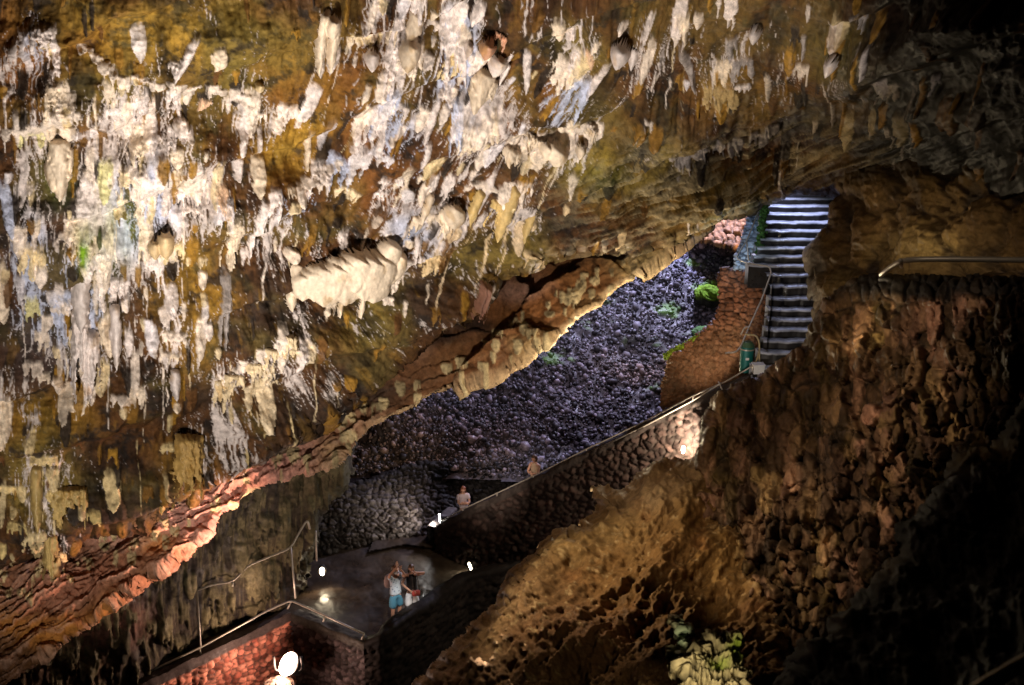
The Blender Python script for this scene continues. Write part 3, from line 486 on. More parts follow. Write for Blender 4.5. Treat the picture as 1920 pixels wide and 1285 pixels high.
m = (sdist(sx, sy, [(560, 900), (650, 800), (900, 680), (1100, 540), (1240, 440), (1330, 400), (1430, 400), (1450, 700), (1250, 820), (1040, 905), (800, 880)]) > 0); sx, sy = sx[m], sy[m]
P = at(sx, sy, scree_depth(sx, sy)); b, ms = scree_col(sx, sy)
P = P+np.stack([np.zeros(len(sx)), -.6*np.ones(len(sx)), .8*np.ones(len(sx))], 1)*(.35*fbm(sx/120, sy/60, 301, 4)+.04)[:, None]
sz = .026+.14*rng.random(len(sx))**12+.042*rng.random(len(sx))**2+.03*rng.random(len(sx)); cc = b*(.2+2.4*rng.random((len(sx), 1))**2.6); cc = mixc(cc, (.1, .22, .03), sstep(.3, .75, ms)*.75)
tag(stones('scree', P, sz, cc, M_SCREE, 3), 'loose dark volcanic stones covering the slope', 'scree', kind='stuff')

def stonewall_h(su, sv, amp, cols, seed, mortar=.28, extra=None, gap=.55, dome=1.0):
    def f(c):
        X, Y = c.X, c.Y; wx = X+fbm(X/(su*1.3), Y/(sv*1.3), seed, 3)*su*.5; wy = Y+fbm(X/(su*1.3), Y/(sv*1.3), seed+1, 3)*sv*.4
        f1, f2, ci, dx, dy = voro(wx/su, wy/sv, seed); g = f2-f1
        c.f1, c.f2, c.ci, c.g = f1, f2, ci, g; ci2 = (ci*7.13) % 1; ci3 = (ci*13.7) % 1
        h = amp*(dome*np.sqrt(np.clip(g*1.8, 0, 1))*(1-gap)+gap*ci*sstep(.02, .2, g)+.5*((ci2-.5)*dx+(ci3-.5)*dy))+amp*.35*fbm(X/(su*.35), Y/(sv*.35), seed+3, 4)
        A, B = np.array(cols[0]), np.array(cols[1]); colr = A*(1-ci2)[..., None]+B*ci2[..., None]; colr = colr*(.55+.9*ci3)[..., None]
        colr = colr*(1+.35*fbm(X/(su*.3), Y/(sv*.3), seed+5, 3))[..., None]
        colr = mixc(colr, DARK, sstep(mortar, .02, g)*.8)
        if extra: h, colr = extra(c, h, colr)
        return h, np.concatenate([colr, np.full(X.shape+(1,), .7)], -1)
    return f
M_STONE = rock_mat('dry stone masonry', 8, .5, .03, .35, .75, spec=.12)

TER_D = tps([(1020, 872, 37.4), (1020, 960, 36.9), (870, 870, 37.3), (870, 960, 36.6), (790, 880, 36.9), (760, 960, 35.8), (700, 1005, 35), (640, 1020, 34.6), (600, 1010, 34.2), (650, 930, 35), (620, 880, 35.6), (700, 860, 36.8), (820, 1005, 35.5)])
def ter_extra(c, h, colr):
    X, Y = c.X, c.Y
    b = gz(X, Y, [(770, 965, 100, 45, 1)]); dk_ = sstep(785, 830, X)*sstep(868, 884, Y); return h+.2*fbm(X/60, Y/40, 5, 3), colr*((.2+.8*b)*(1-.75*dk_))[..., None]  # lamp pool at left and shade at right painted into the stone colour
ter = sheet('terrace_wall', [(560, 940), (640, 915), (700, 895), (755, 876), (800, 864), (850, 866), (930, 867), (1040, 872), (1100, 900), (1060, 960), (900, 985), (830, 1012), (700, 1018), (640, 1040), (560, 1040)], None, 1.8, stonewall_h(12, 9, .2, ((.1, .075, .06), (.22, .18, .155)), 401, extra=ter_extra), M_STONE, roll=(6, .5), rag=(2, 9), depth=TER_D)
tag(ter.obj, 'curved dry stone terrace wall behind the lower path, its left end lit by a lamp', 'stone wall')

MAS_D = tps([(1350, 505, 28.2), (1425, 515, 26.8), (1440, 600, 26.3), (1395, 660, 26.2), (1350, 620, 27.6), (1300, 700, 27.6), (1245, 740, 28.6), (1290, 650, 28.4), (1350, 720, 26.6)])
def mas_extra(c, h, colr):
    X, Y = c.X, c.Y; sm = sstep(590, 650, Y+(X-1350)*.35)
    colr = mixc(colr, (.24, .14, .07), sm*.6); vn = fbm((X+Y*.5)/5, (Y-X*.3)/18, 9, 4, .6, True)
    colr = mixc(colr, (.12, .05, .02), sm*sstep(.2, .6, vn)*.6); return h*(1-.3*sm)+sm*.16*vn, colr
mas = sheet('masonry_wall', [(1350, 503), (1425, 508), (1450, 516), (1452, 600), (1420, 690), (1380, 715), (1320, 745), (1242, 765), (1240, 718), (1256, 670), (1290, 640), (1335, 604), (1350, 575), (1346, 540)], None, 1.7, stonewall_h(13, 10, .16, ((.13, .055, .03), (.24, .11, .06)), 421, extra=mas_extra), M_STONE, roll=(7, .6), rag=(2, 12), depth=MAS_D)
tag(mas.obj, 'red masonry wall under the staircase rail, smooth brown render on its lower half', 'masonry wall')
bk = sheet('back_stone_wall', [(1285, 398), (1330, 380), (1440, 370), (1440, 470), (1385, 470), (1350, 462), (1300, 450)], None, 2, stonewall_h(13, 12, .35, ((.2, .1, .05), (.3, .16, .09)), 431), M_STONE, roll=(5, .6), rag=(3, 12), depth=tps([(1280, 440, 43.6), (1400, 400, 42.5), (1440, 460, 40), (1350, 380, 44.6)]))
tag(bk.obj, 'orange lit rough stone wall at the top of the rubble slope', 'stone wall')
par = sheet('stair_parapet', [(1420, 372), (1444, 372), (1438, 420), (1424, 470), (1420, 510), (1376, 506), (1376, 486), (1388, 455), (1400, 415), (1408, 388)], None, 1.6, stonewall_h(14, 8, .12, ((.25, .32, .4), (.4, .5, .6)), 441,
    extra=lambda c, h, k: (h, mixc(k, (.03, .07, .012), sstep(0, 8, c.X-(1430-(c.Y-400)*.13))*.85))), M_STONE, roll=(6, .6), rag=(2, 8), depth=tps([(1430, 372, 29), (1380, 490, 27.4), (1420, 500, 26.9), (1435, 430, 27.6), (1400, 420, 28.6)]))
tag(par.obj, 'bluish stone parapet beside the steps with a dark mossy face', 'parapet')

# ------------------------------------------------------------------ ochre outcrop in front
OCH_D = tps([(1250, 860, 17.5), (1330, 840, 18), (1100, 960, 16.6), (1000, 1050, 16), (850, 1200, 15), (770, 1285, 14.4), (1000, 1285, 12.4), (1200, 1000, 14.6), (1200, 1200, 12.2), (1350, 1000, 15), (1450, 1250, 11.6), (700, 1400, 13.5), (1100, 1400, 11)])
def och_h(c):
    X, Y = c.X, c.Y; A = (X-Y)*.7; B = (X+Y)*.7
    big = fbm(X/170, Y/170, 501, 3); r1 = fbm(B/70, A/150, 502, 5, .55, True); r2 = fbm(X/34, Y/30, 503, 5, .6, True); r3 = fbm(X/9, Y/9, 504, 4, .6)
    pit = sstep(.35, .75, fbm(X/24, Y/20, 505, 4)); h = .5*big+.58*r1+.15*r2+.05*r3-.1*pit
    rim = np.clip(1-c.sd/150, 0, 1)
    col_ = blend_zones(X, Y, [(1180, 920, 120, 50, (.34, .23, .12), 1), (1100, 1000, 120, 60, (.26, .16, .06), 1.2), (900, 1180, 120, 90, (.25, .15, .07), 1.2), (850, 1260, 120, 60, (.3, .18, .11), 1), (1200, 1080, 120, 90, (.16, .08, .025), 1.2), (1100, 1220, 160, 80, (.1, .045, .018), 1.3), (1300, 1000, 60, 120, (.14, .075, .02), 1), (1350, 1080, 50, 60, (.3, .17, .05), .8)], (.13, .07, .028), 60, 51)
    col_ = mixc(col_, (.045, .022, .01), sstep(.0, .6, -r2)*.55+pit*.15); col_ = mixc(col_, (.2, .085, .03), sstep(.2, .6, fbm(X/60, Y/60, 508, 4))*.4)
    col_ = mixc(col_, (.5, .35, .17), sstep(.3, .7, r3+rim*.25)*.4)
    return h, np.concatenate([col_, np.full(X.shape+(1,), .7)], -1)
oc = sheet('ochre_outcrop', [(1320, 838), (1250, 866), (1200, 888), (1160, 905), (1108, 912), (1112, 950), (1085, 985), (1045, 1000), (1010, 1045), (985, 1070), (935, 1125), (905, 1165), (850, 1205), (815, 1240), (770, 1290), (650, 1420), (1500, 1420), (1480, 1200), (1420, 1000), (1380, 830)], None, SL, och_h, M_ROCK, roll=(45, 1.6), rag=(13, 30), nv=.7, depth=OCH_D, seed=5)
tag(oc.obj, 'ochre rock outcrop sloping up across the foreground', kind='structure')

# ------------------------------------------------------------------ rough wall of hanging stones on the right
RW_D = tps([(1300, 780, 18.8), (1420, 700, 20), (1540, 580, 19.3), (1300, 900, 17.5), (1330, 1000, 16.2), (1500, 900, 14.8), (1500, 1150, 13), (1700, 600, 14.6), (1900, 600, 11.6), (1800, 900, 11.2), (1650, 1100, 11.5), (2000, 1000, 9), (2700, 700, 6)])
def rw_extra(c, h, colr):
    X, Y = c.X, c.Y; big = .5*fbm(X/130, Y/150, 601, 3)
    wx = X+fbm(X/40, Y/60, 611, 3)*22; f1, f2, ci, dx, dy = voro(wx/54+.3, (Y+14*fbm(X/30, Y/30, 613, 3))/92, 605); on = ((ci*9.7) % 1) > .52
    g = np.clip((f2-f1)*3, 0, 1); hh = np.where(on, .42*np.sqrt(g)*(.5+ci)+.5*dy*g-.3*dx*(ci-.5), 0)
    plate = np.array((.27, .15, .085)); t = on*sstep(.2, .5, g)*((ci*3.3) % 1); colr = mixc(colr, plate, t*.75)
    # long plates hanging downwards
    Hd = np.zeros(X.shape); Wt = Hd.copy(); N1 = fbm(X/9, Y/13, 620, 3, .6); r = np.random.default_rng(31)
    base = colr.copy()
    for i in range(420):
        x, y = r.uniform(1290, 1930), r.uniform(540, 1150)
        L = 34+80*r.random()**1.5; w = 9+17*r.random(); u = r.random()
        ti = (np.array((.25, .13, .085))*u+np.array((.2, .13, .05))*(1-u))*(.15+1.7*r.random()**2.5)
        splat(c, Hd, Wt, base, x, y, L, w, (.2+.5*r.random()), .05*r.normal(), 0 if r.random() < .75 else 2, ti, N1)
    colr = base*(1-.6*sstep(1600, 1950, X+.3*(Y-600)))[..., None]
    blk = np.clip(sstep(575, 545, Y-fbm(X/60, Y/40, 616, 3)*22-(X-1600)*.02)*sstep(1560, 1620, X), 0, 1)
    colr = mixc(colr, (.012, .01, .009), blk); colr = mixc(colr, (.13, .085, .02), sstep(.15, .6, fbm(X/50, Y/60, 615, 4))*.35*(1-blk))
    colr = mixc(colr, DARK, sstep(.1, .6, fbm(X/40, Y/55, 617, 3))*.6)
    return h+big+hh*(1-blk)+Hd*(1-.8*blk), colr
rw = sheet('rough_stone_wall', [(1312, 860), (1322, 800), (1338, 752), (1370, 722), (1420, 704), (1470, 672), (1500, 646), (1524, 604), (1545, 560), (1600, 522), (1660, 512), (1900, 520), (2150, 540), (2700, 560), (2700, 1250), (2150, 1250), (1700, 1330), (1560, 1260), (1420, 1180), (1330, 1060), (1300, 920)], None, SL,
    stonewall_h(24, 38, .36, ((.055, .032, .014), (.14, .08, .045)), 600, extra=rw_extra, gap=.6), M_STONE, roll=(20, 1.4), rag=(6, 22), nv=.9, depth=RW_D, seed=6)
tag(rw.obj, 'rough wall of jutting brown stones at the right of the cave', 'rough stone wall')

RF_D = tps([(1560, 370, 23.6), (1530, 480, 22.6), (1550, 600, 20.8), (1640, 400, 20.3), (1640, 540, 19.3), (1900, 350, 15), (1900, 550, 14), (2100, 450, 12), (2700, 450, 9)])
def rf_h(c):
    X, Y = c.X, c.Y; f1, f2, ci, dx, dy = voro((X+30*fbm(X/50, Y/50, 701, 3))/120, (Y+25*fbm(X/50, Y/50, 702, 3))/130, 703)
    h = .4*fbm(X/110, Y/90, 704, 4)+.7*np.sqrt(np.clip((f2-f1)*1.6, 0, 1))*.6+.15*fbm(X/22, Y/30, 705, 5, .6, True)+.04*fbm(X/7, Y/7, 706, 3)
    c_ = blend_zones(X, Y, [(1690, 390, 50, 60, (.3, .19, .08), 1.4), (1760, 470, 120, 60, (.24, .17, .07), 1.2), (1600, 430, 50, 60, (.09, .05, .02), 1.3), (1850, 420, 120, 60, (.16, .1, .04), 1), (1600, 540, 40, 30, (.1, .07, .03), 1), (1580, 380, 14, 20, (.35, .25, .18), 1.2), (1528, 490, 14, 50, (.3, .27, .24), 1.5), (1740, 385, 20, 40, (.04, .025, .012), 1), (1540, 560, 14, 30, (.26, .22, .17), 1)], (.13, .08, .03), 26, 71); c_ = c_*(1-.8*sstep(380, 330, Y)*sstep(1560, 1640, X))[..., None]  # top darkened in colour to follow the fading light
    c_ = mixc(c_, DARK, sstep(.3, .05, f2-f1)*.5+sstep(.1, .6, -fbm(X/30, Y/40, 707, 5))*.5)
    return h, np.concatenate([c_, np.full(X.shape+(1,), .75)], -1)
rf = sheet('rock_face', [(1562, 320), (1640, 300), (2160, 330), (2700, 330), (2700, 620), (2160, 620), (1900, 590), (1780, 575), (1660, 560), (1600, 600), (1565, 640), (1548, 600), (1536, 570), (1524, 535), (1514, 505), (1518, 475), (1536, 452), (1558, 434), (1566, 412), (1562, 388)], None, SL, rf_h, M_ROCK, roll=(14, 1.5), rag=(5, 16), depth=RF_D, seed=7)
tag(rf.obj, 'brown rock face beside the staircase mouth', kind='structure')

FG_D = tps([(1900, 800, 7), (1800, 860, 7), (1650, 1080, 6.3), (1450, 1300, 5.4), (1900, 1250, 4), (2100, 700, 6.6), (1650, 1300, 4.6), (2700, 800, 4), (2700, 1400, 2.6)])
def fg_h(c):
    X, Y = c.X, c.Y; h = .28*fbm(X/200, Y/180, 801, 4)+.14*fbm(X/70, Y/60, 802, 5, .6, True)+.02*fbm(X/14, Y/14, 803, 4)
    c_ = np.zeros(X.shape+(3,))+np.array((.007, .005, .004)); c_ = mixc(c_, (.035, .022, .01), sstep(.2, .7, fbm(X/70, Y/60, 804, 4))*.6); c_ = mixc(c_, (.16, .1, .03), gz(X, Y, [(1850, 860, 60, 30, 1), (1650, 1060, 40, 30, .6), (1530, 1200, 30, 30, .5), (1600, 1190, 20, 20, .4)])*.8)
    return h, np.concatenate([c_, np.full(X.shape+(1,), .4)], -1)
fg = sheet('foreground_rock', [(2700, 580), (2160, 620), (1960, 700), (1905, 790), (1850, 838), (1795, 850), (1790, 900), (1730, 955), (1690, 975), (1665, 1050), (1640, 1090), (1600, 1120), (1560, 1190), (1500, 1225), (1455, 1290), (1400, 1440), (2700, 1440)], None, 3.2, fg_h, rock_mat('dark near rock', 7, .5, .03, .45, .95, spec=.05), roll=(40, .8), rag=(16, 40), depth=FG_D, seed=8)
tag(fg.obj, 'black out of focus rock in the near right corner', kind='structure')
def cr_h(c):
    X, Y = c.X, c.Y; r2 = fbm(X/20, Y/18, 901, 5, .65, True); h = .3*r2+.25*fbm(X/50, Y/50, 903, 3)+.05*fbm(X/6, Y/6, 904, 3)
    c_ = np.zeros(X.shape+(3,))+np.array((.3, .24, .13)); c_ = mixc(c_, (.02, .014, .008), sstep(.25, -.2, r2+.5*fbm(X/30, Y/26, 905, 4))*.97)
    c_ = mixc(c_, (.24, .33, .02), gz(X, Y, [(1385, 1222, 18, 18, 1), (1350, 1250, 20, 10, .6)])); c_ = mixc(c_, (.3, .45, .3), gz(X, Y, [(1280, 1195, 9, 22, 1)])*.8)
    return h, np.concatenate([c_, np.full(X.shape+(1,), .6)], -1)
cr = sheet('crumbling_rock', [(1266, 1150), (1285, 1165), (1300, 1240), (1325, 1195), (1375, 1190), (1400, 1215), (1405, 1250), (1385, 1320), (1400, 1420), (1260, 1420), (1275, 1300), (1270, 1220)], None, 1.8, cr_h, M_ROCK, roll=(14, .7), rag=(10, 12), depth=tps([(1270, 1160, 9.8), (1400, 1200, 9.6), (1440, 1290, 9), (1300, 1290, 9), (1350, 1400, 8)]), seed=9)
tag(cr.obj, 'crumbling pale rock with yellow green moss at the bottom edge, right of the outcrop', 'rock')
back = sheet('cave_back_wall', [(300, 200), (1750, 200), (1750, 1300), (300, 1300)], None, 9, lambda c: (1.2*fbm(c.X/90, c.Y/90, 951, 4), np.zeros(c.X.shape+(4,))+np.array((.05, .035, .03, .8))), M_ROCK, roll=(1, 0), rag=(0, 9), depth=lambda X, Y: 0*X+50.)
tag(back.obj, 'dark rock at the far end of the cave', kind='structure')

# ------------------------------------------------------------------ walls built in plan: front face, coping and back in one skin
def strip_wall(name, pts, zbot, th, su, sv, amp, cols, mat, seed, coping=None, res=.05, back=1.0, shade=None):
    pts = [np.array(p, float) for p in pts]; L = [0]
    for a, b in zip(pts[:-1], pts[1:]): L.append(L[-1]+np.hypot(*(b-a)[:2]))
    L = np.array(L); U = np.arange(0, L[-1]+res, res); U = np.minimum(U, L[-1]); T = np.stack([np.interp(U, L, [p[k] for p in pts]) for k in range(3)], 1)
    d = np.gradient(T[:, :2], axis=0); d /= np.linalg.norm(d, axis=1, keepdims=True)+1e-9
    n = np.stack([d[:, 1], -d[:, 0]], 1); s = np.sign((n*(CAM[:2]-T[:, :2])).sum(1)); n *= np.median(s)
    k = np.ones(9)/9
    for j in (0, 1): n[:, j] = np.convolve(np.pad(n[:, j], 4, 'edge'), k, 'valid')
    Hm = T[:, 2].max()-zbot; W = np.r_[np.arange(-Hm, 0, res), np.arange(0, th, res), np.arange(th, th+back, res)]
    UU, WW = np.meshgrid(U, W)
    zz = np.where(WW < 0, T[:, 2][None]+WW, np.where(WW < th, T[:, 2][None], T[:, 2][None]-(WW-th))); off = np.where(WW < 0, 0, np.clip(WW, 0, th))
    P = np.stack([T[:, 0][None]-n[:, 0][None]*off, T[:, 1][None]-n[:, 1][None]*off, zz], -1)
    Nn = np.where((WW < 0)[..., None], np.stack([n[:, 0], n[:, 1], 0*n[:, 0]], -1)[None], np.where((WW < th)[..., None], np.array([0, 0, 1.])[None, None], -np.stack([n[:, 0], n[:, 1], 0*n[:, 0]], -1)[None]))
    wx = UU+fbm(UU/su, WW/sv, seed, 3)*su*.3; wy = zz+fbm(UU/su, WW/sv, seed+1, 3)*sv*.3+np.where(WW > 0, WW, 0)
    f1, f2, ci, dx, dy = voro(wx/su, wy/sv, seed); g = f2-f1; c2 = (ci*7.13) % 1; c3 = (ci*13.7) % 1
    h = amp*(.6*np.sqrt(np.clip(g*1.8, 0, 1))+.5*ci*sstep(.02, .2, g)+.4*((c2-.5)*dx+(c3-.5)*dy))+amp*.3*fbm(UU/.12, WW/.12, seed+2, 3)
    C = np.array(cols[0])*(1-c2)[..., None]+np.array(cols[1])*c2[..., None]; C = C*(.4+1.1*c3)[..., None]; C = mixc(C, DARK, sstep(.3, .04, g)*.85)
    if coping is not None:
        m = sstep(-.22, -.16, WW)*sstep(th+.2, th+.1, WW); h = h*(1-.8*m)+m*amp*(.5+.7*fbm(UU/.5, WW/.3, seed+9, 4)); C = mixc(C, coping, m)
    C = C*(1+.3*fbm(UU/.3, WW/.3, seed+6, 4))[..., None]
    if shade: C = shade(UU, zz, C)
    P = P+Nn*h[..., None]; ny, nx = UU.shape; i = np.arange(nx*ny).reshape(ny, nx)
    F = np.stack([i[:-1, :-1], i[:-1, 1:], i[1:, 1:], i[1:, :-1]], -1).reshape(-1, 4)
    return np_mesh(name, P.reshape(-1, 3), F, np.clip(C, 0, 1).reshape(-1, 3), mat)
RAIL = [(823, 980, 34.2), (868, 955, 33), (1000, 893, 31), (1100, 842, 29.6), (1200, 795, 28), (1300, 742, 26.3), (1360, 716, 25.1), (1408, 694, 24.3)]
RP = [at(*p) for p in RAIL]
wallpts = [RP[0]+np.array([.5, 1.6, -.3]), RP[0]+np.array([-.1, 0, -.2])]+[p+np.array([0, 0, -.14]) for p in RP[1:]]
gw = strip_wall('path_wall', wallpts[1:], -3.5, .35, .3, .2, .13, ((.018, .011, .009), (.06, .036, .028)), M_STONE, 41, coping=(.04, .03, .025), res=.045)
tag(gw, 'long dark stone wall under the lower handrail, rising to the foot of the steps', 'stone wall')
ge = strip_wall('path_wall', [wallpts[1]+np.array([-.02, .02, 0]), wallpts[0]], -.6, .3, .22, .15, .05, ((.2, .17, .15), (.34, .31, .29)), M_STONE, 43, coping=(.12, .1, .09), res=.05)
tag(ge, 'short return of the stone wall at the lower end of the handrail, by the lamp', 'stone wall')
# path behind that wall
pv = []; pf = []
for i, p in enumerate(RP):
    z = max(.02, p[2]-1.02)
    for j, o in enumerate((.2, 1.2, 2.4)): pv.append((p[0]+o*.45, p[1]+o*.9, z))
for i in range(len(RP)-1):
    for j in range(2): a = i*3+j; pf.append((a, a+1, a+4, a+3))
M_PATH = rock_mat('worn stone paving', 5, .3, .02, .35, .5)
tag(np_mesh('path', pv, pf, np.tile((.16, .12, .09), (len(pv), 1)), M_PATH), 'narrow path behind the stone wall', kind='structure')

def plane_depth(z): return lambda X, Y: (z-CAM[2])/ray(X, Y)[..., 2]
def fl_h(c):
    X, Y = c.X, c.Y; P = c.P; a, b = P[..., 0], P[..., 1]
    f1, f2, ci, dx, dy = voro(a/.55, b/.4, 990); g = f2-f1
    h = .03*fbm(a/.8, b/.8, 991, 4)+.015*fbm(a/.15, b/.15, 992, 3)+.012*sstep(.0, .15, g)
    k = np.zeros(X.shape+(3,))+np.array((.042, .028, .019)); k = k*(.7+.6*ci)[..., None]; k = mixc(k, (.03, .018, .012), sstep(.12, .0, g)*.6)
    return h, np.concatenate([k, np.full(X.shape+(1,), .4)], -1)
M_FLOOR = rock_mat('wet cave floor', 4, .35, .02, .3, .55, wet=.1, spec=.35)
fl = sheet('floor', [(300, 1000), (560, 985), (700, 980), (830, 975), (1150, 1000), (1150, 1100), (890, 1095), (800, 1160), (745, 1195), (683, 1212), (548, 1152), (400, 1222), (250, 1300), (150, 1250)], None, 2.5, fl_h, M_FLOOR, roll=(1, 0), rag=(0, 9), depth=plane_depth(0))
tag(fl.obj, 'damp dark floor of the cave between the walls', kind='structure')
st = sheet('paving', [(740, 1000), (835, 985), (880, 1000), (836, 1032), (760, 1022), (690, 1036), (700, 1010)], None, 2, fl_h, M_PATH, roll=(1, 0), rag=(1, 9), depth=plane_depth(.14))
st.obj.data.attributes['pigment']; tag(st.obj, 'raised paving lit by the lamp', kind='structure')

# pit with red stone sides
C0 = atz(546, 1152, .12); WL = atz(215, 1312, .12); WR = atz(684, 1208, .12); WL2 = atz(-60, 1440, .12)
rd = strip_wall('pit_wall', [C0, WL, WL2], -5, .3, .24, .17, .11, ((.2, .05, .03), (.5, .19, .12)), M_STONE, 51, coping=(.05, .035, .03), res=.04)
tag(rd, 'red rubble stone wall below the lower left handrail', 'stone wall')
dk = strip_wall('pit_wall', [C0+np.array([.03, -.03, 0]), WR], -5, .3, .24, .18, .1, ((.04, .03, .03), (.12, .085, .08)), M_STONE, 53, coping=(.06, .05, .04), res=.04)
tag(dk, 'dim purple brown stone wall below the short handrail, right of the floodlight', 'stone wall')
HP = [atz(684, 1206, .14), atz(712, 1196, .4), atz(738, 1176, .55), atz(772, 1150, .6), atz(806, 1130, .6), atz(875, 1082, .6), atz(960, 1062, .8), atz(1100, 1030, 1)]
hw = strip_wall('parapet_wall', HP, -7, .3, .3, .2, .12, ((.01, .008, .007), (.028, .02, .017)), M_STONE, 55, coping=(.018, .014, .012), res=.06)
tag(hw, 'black low parapet in front of the two standing visitors', 'parapet')

# ------------------------------------------------------------------ small builders
def tube(name, pts, r, mat, parent=None, seg=8, sub=4, smooth_=True):
    pts = [np.array(p, float) for p in pts]
    if smooth_ and len(pts) > 2:      # rounded corners
        q = [pts[0]]
        for a, b, c in zip(pts[:-2], pts[1:-1], pts[2:]):
            la, lc = np.linalg.norm(b-a), np.linalg.norm(c-b); k = min(.16, la*.4, lc*.4); p0 = b+(a-b)/la*k; p1 = b+(c-b)/lc*k
            for t in np.linspace(0, 1, sub+1): q.append((1-t)**2*p0+2*t*(1-t)*b+t*t*p1)
        q.append(pts[-1]); pts = q
    V = []; F = []; T = np.gradient(np.array(pts), axis=0); up = np.array([0, 0, 1.]); prev = None
    for i, (p, t) in enumerate(zip(pts, T)):
        t = t/(np.linalg.norm(t)+1e-9); a = prev if prev is not None else (np.cross(t, up) if abs(t[2]) < .95 else np.cross(t, [1., 0, 0]))
        a = a-t*np.dot(a, t); a /= np.linalg.norm(a); b = np.cross(t, a); prev = a
        for k in range(seg): an = 2*math.pi*k/seg; V.append(p+r*(math.cos(an)*a+math.sin(an)*b))
    n = len(pts)
    for i in range(n-1):
        for k in range(seg): F.append((i*seg+k, i*seg+(k+1) % seg, (i+1)*seg+(k+1) % seg, (i+1)*seg+k))
    me = bpy.data.meshes.new(name); F2 = [tuple(f) for f in F]+[tuple(range(seg))[::-1], tuple((n-1)*seg+k for k in range(seg))]
    me.from_pydata([tuple(v) for v in V], [], F2); me.update(); return link(name, me, mat, parent)
def bmobj(name, fn, mat, parent=None, bevel=0, smooth=False):
    import bmesh
    bm = bmesh.new(); fn(bm)
    if bevel: bmesh.ops.bevel(bm, geom=bm.edges[:], offset=bevel, segments=2, affect='EDGES')
    me = bpy.data.meshes.new(name); bm.to_mesh(me); bm.free(); return link(name, me, mat, parent, smooth)
def box(bm, c, s, rz=0, rx=0):
    import bmesh
    from mathutils import Matrix
    bmesh.ops.create_cube(bm, size=1, matrix=Matrix.Translation(c)@Matrix.Rotation(rz, 4, 'Z')@Matrix.Rotation(rx, 4, 'X')@Matrix.Diagonal((*s, 1)))
def cyl(bm, c, r1, r2, h, seg=20, rot=None):
    import bmesh
    from mathutils import Matrix
    bmesh.ops.create_cone(bm, cap_ends=True, segments=seg, radius1=r1, radius2=r2, depth=h, matrix=Matrix.Translation(c)@(rot or Matrix.Identity(4)))
M_STEEL = plain_mat('dull galvanised rail', (.36, .31, .25), .38, .3, .2, 12, .1)
M_DARKM = plain_mat('dark metal', (.06, .05, .045), .5, .6)
M_BRASS = plain_mat('yellowed rail', (.36, .28, .14), .5, .2)

# ------------------------------------------------------------------ staircase
sc_ = empty('stone_staircase', tuple(at(1480, 560, 25.5)))
tag(sc_, 'stone staircase climbing between the parapet and the rock, its treads in cold light', 'staircase')
M_STEP = rock_mat('worn wet step stone', 5, .4, .02, .3, .45, wet=.1, spec=.5)
nst = 18
PYN = [372, 386, 401, 417, 433, 449, 465, 481, 498, 516, 537, 560, 581, 600, 619, 640, 662, 690]   # nosings, top to bottom
y_ = np.linspace(27.9, 22.7, nst)
def y_z(py, y):   # height of the point seen at py at ground distance y
    r = ray(960, py); return CAM[2]+r[2]*y/r[1]
LX = np.interp(PYN, [372, 440, 481, 498, 520, 600, 640, 690], [1432, 1430, 1414, 1404, 1446, 1440, 1432, 1412]); RX = np.interp(PYN, [372, 440, 480, 560, 690], [1566, 1566, 1552, 1548, 1548])
zs_ = [y_z(p, y) for p, y in zip(PYN, y_)]
for i in range(nst):
    y, z = y_[i], zs_[i]; d = y*FW[1]-(z-CAM[2])*math.sin(PITCH); d = y*math.cos(PITCH)+(CAM[2]-z)*math.sin(PITCH)
    xl, xr = (LX[i]-960)/FPX*d, (RX[i]-960)/FPX*d; dep = 1.0 if i == 0 else (y_[i-1]-y+.06); hgt = .6
    tone = .8+.3*rng.random(); nx = 36; us = np.linspace(0, 1, nx); prof = [(0, -hgt), (0, -.05), (.012, -.02), (.035, 0), (dep*.5, .004), (dep, .0), (dep, -hgt)]
    V = []; C = []
    for a, u in enumerate(us):
        for (py_, pz) in prof:
            wob = .022*vn2(np.array(u*9+i*3.1), np.array(i*1.7))+.012*vn2(np.array(u*31+i), np.array(i*.7)); sag = -.02*math.sin(u*math.pi)
            V.append((xl+(xr-xl)*u, y+py_+(wob if py_ < .1 else 0), z+pz+(sag+.5*float(wob) if pz > -.1 else 0)))
            t = .5+.5*float(vn2(np.array(u*7+i*5.), np.array(py_*9+i))); k = np.array((.46, .45, .46))*tone*(.45+.9*t) if pz > -.03 else np.array((.018, .015, .013))*(.5+1.2*t); C.append(k)  # pale treads, near-black risers: light from above painted into the stone
    m_ = len(prof); F = [(a*m_+b, (a+1)*m_+b, (a+1)*m_+b+1, a*m_+b+1) for a in range(nx-1) for b in range(m_-1)]
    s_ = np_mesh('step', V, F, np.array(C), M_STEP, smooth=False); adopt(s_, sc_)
# side faces that carry the flight
def quadwall(name, pts, zb, label, colr):
    tag(strip_wall(name, pts, zb, .25, .25, .16, .06, colr, M_STONE, 61, res=.05), label, 'stone wall')
quadwall('stair_side_wall', [at(1449, 515, 25.6)+np.array([0, 0, .1]), at(1446, 570, 24.9), at(1440, 620, 24.2)+np.array([0, 0, .0])], 6, 'dark stone side of the staircase below the landing', ((.06, .045, .035), (.1, .08, .06)))

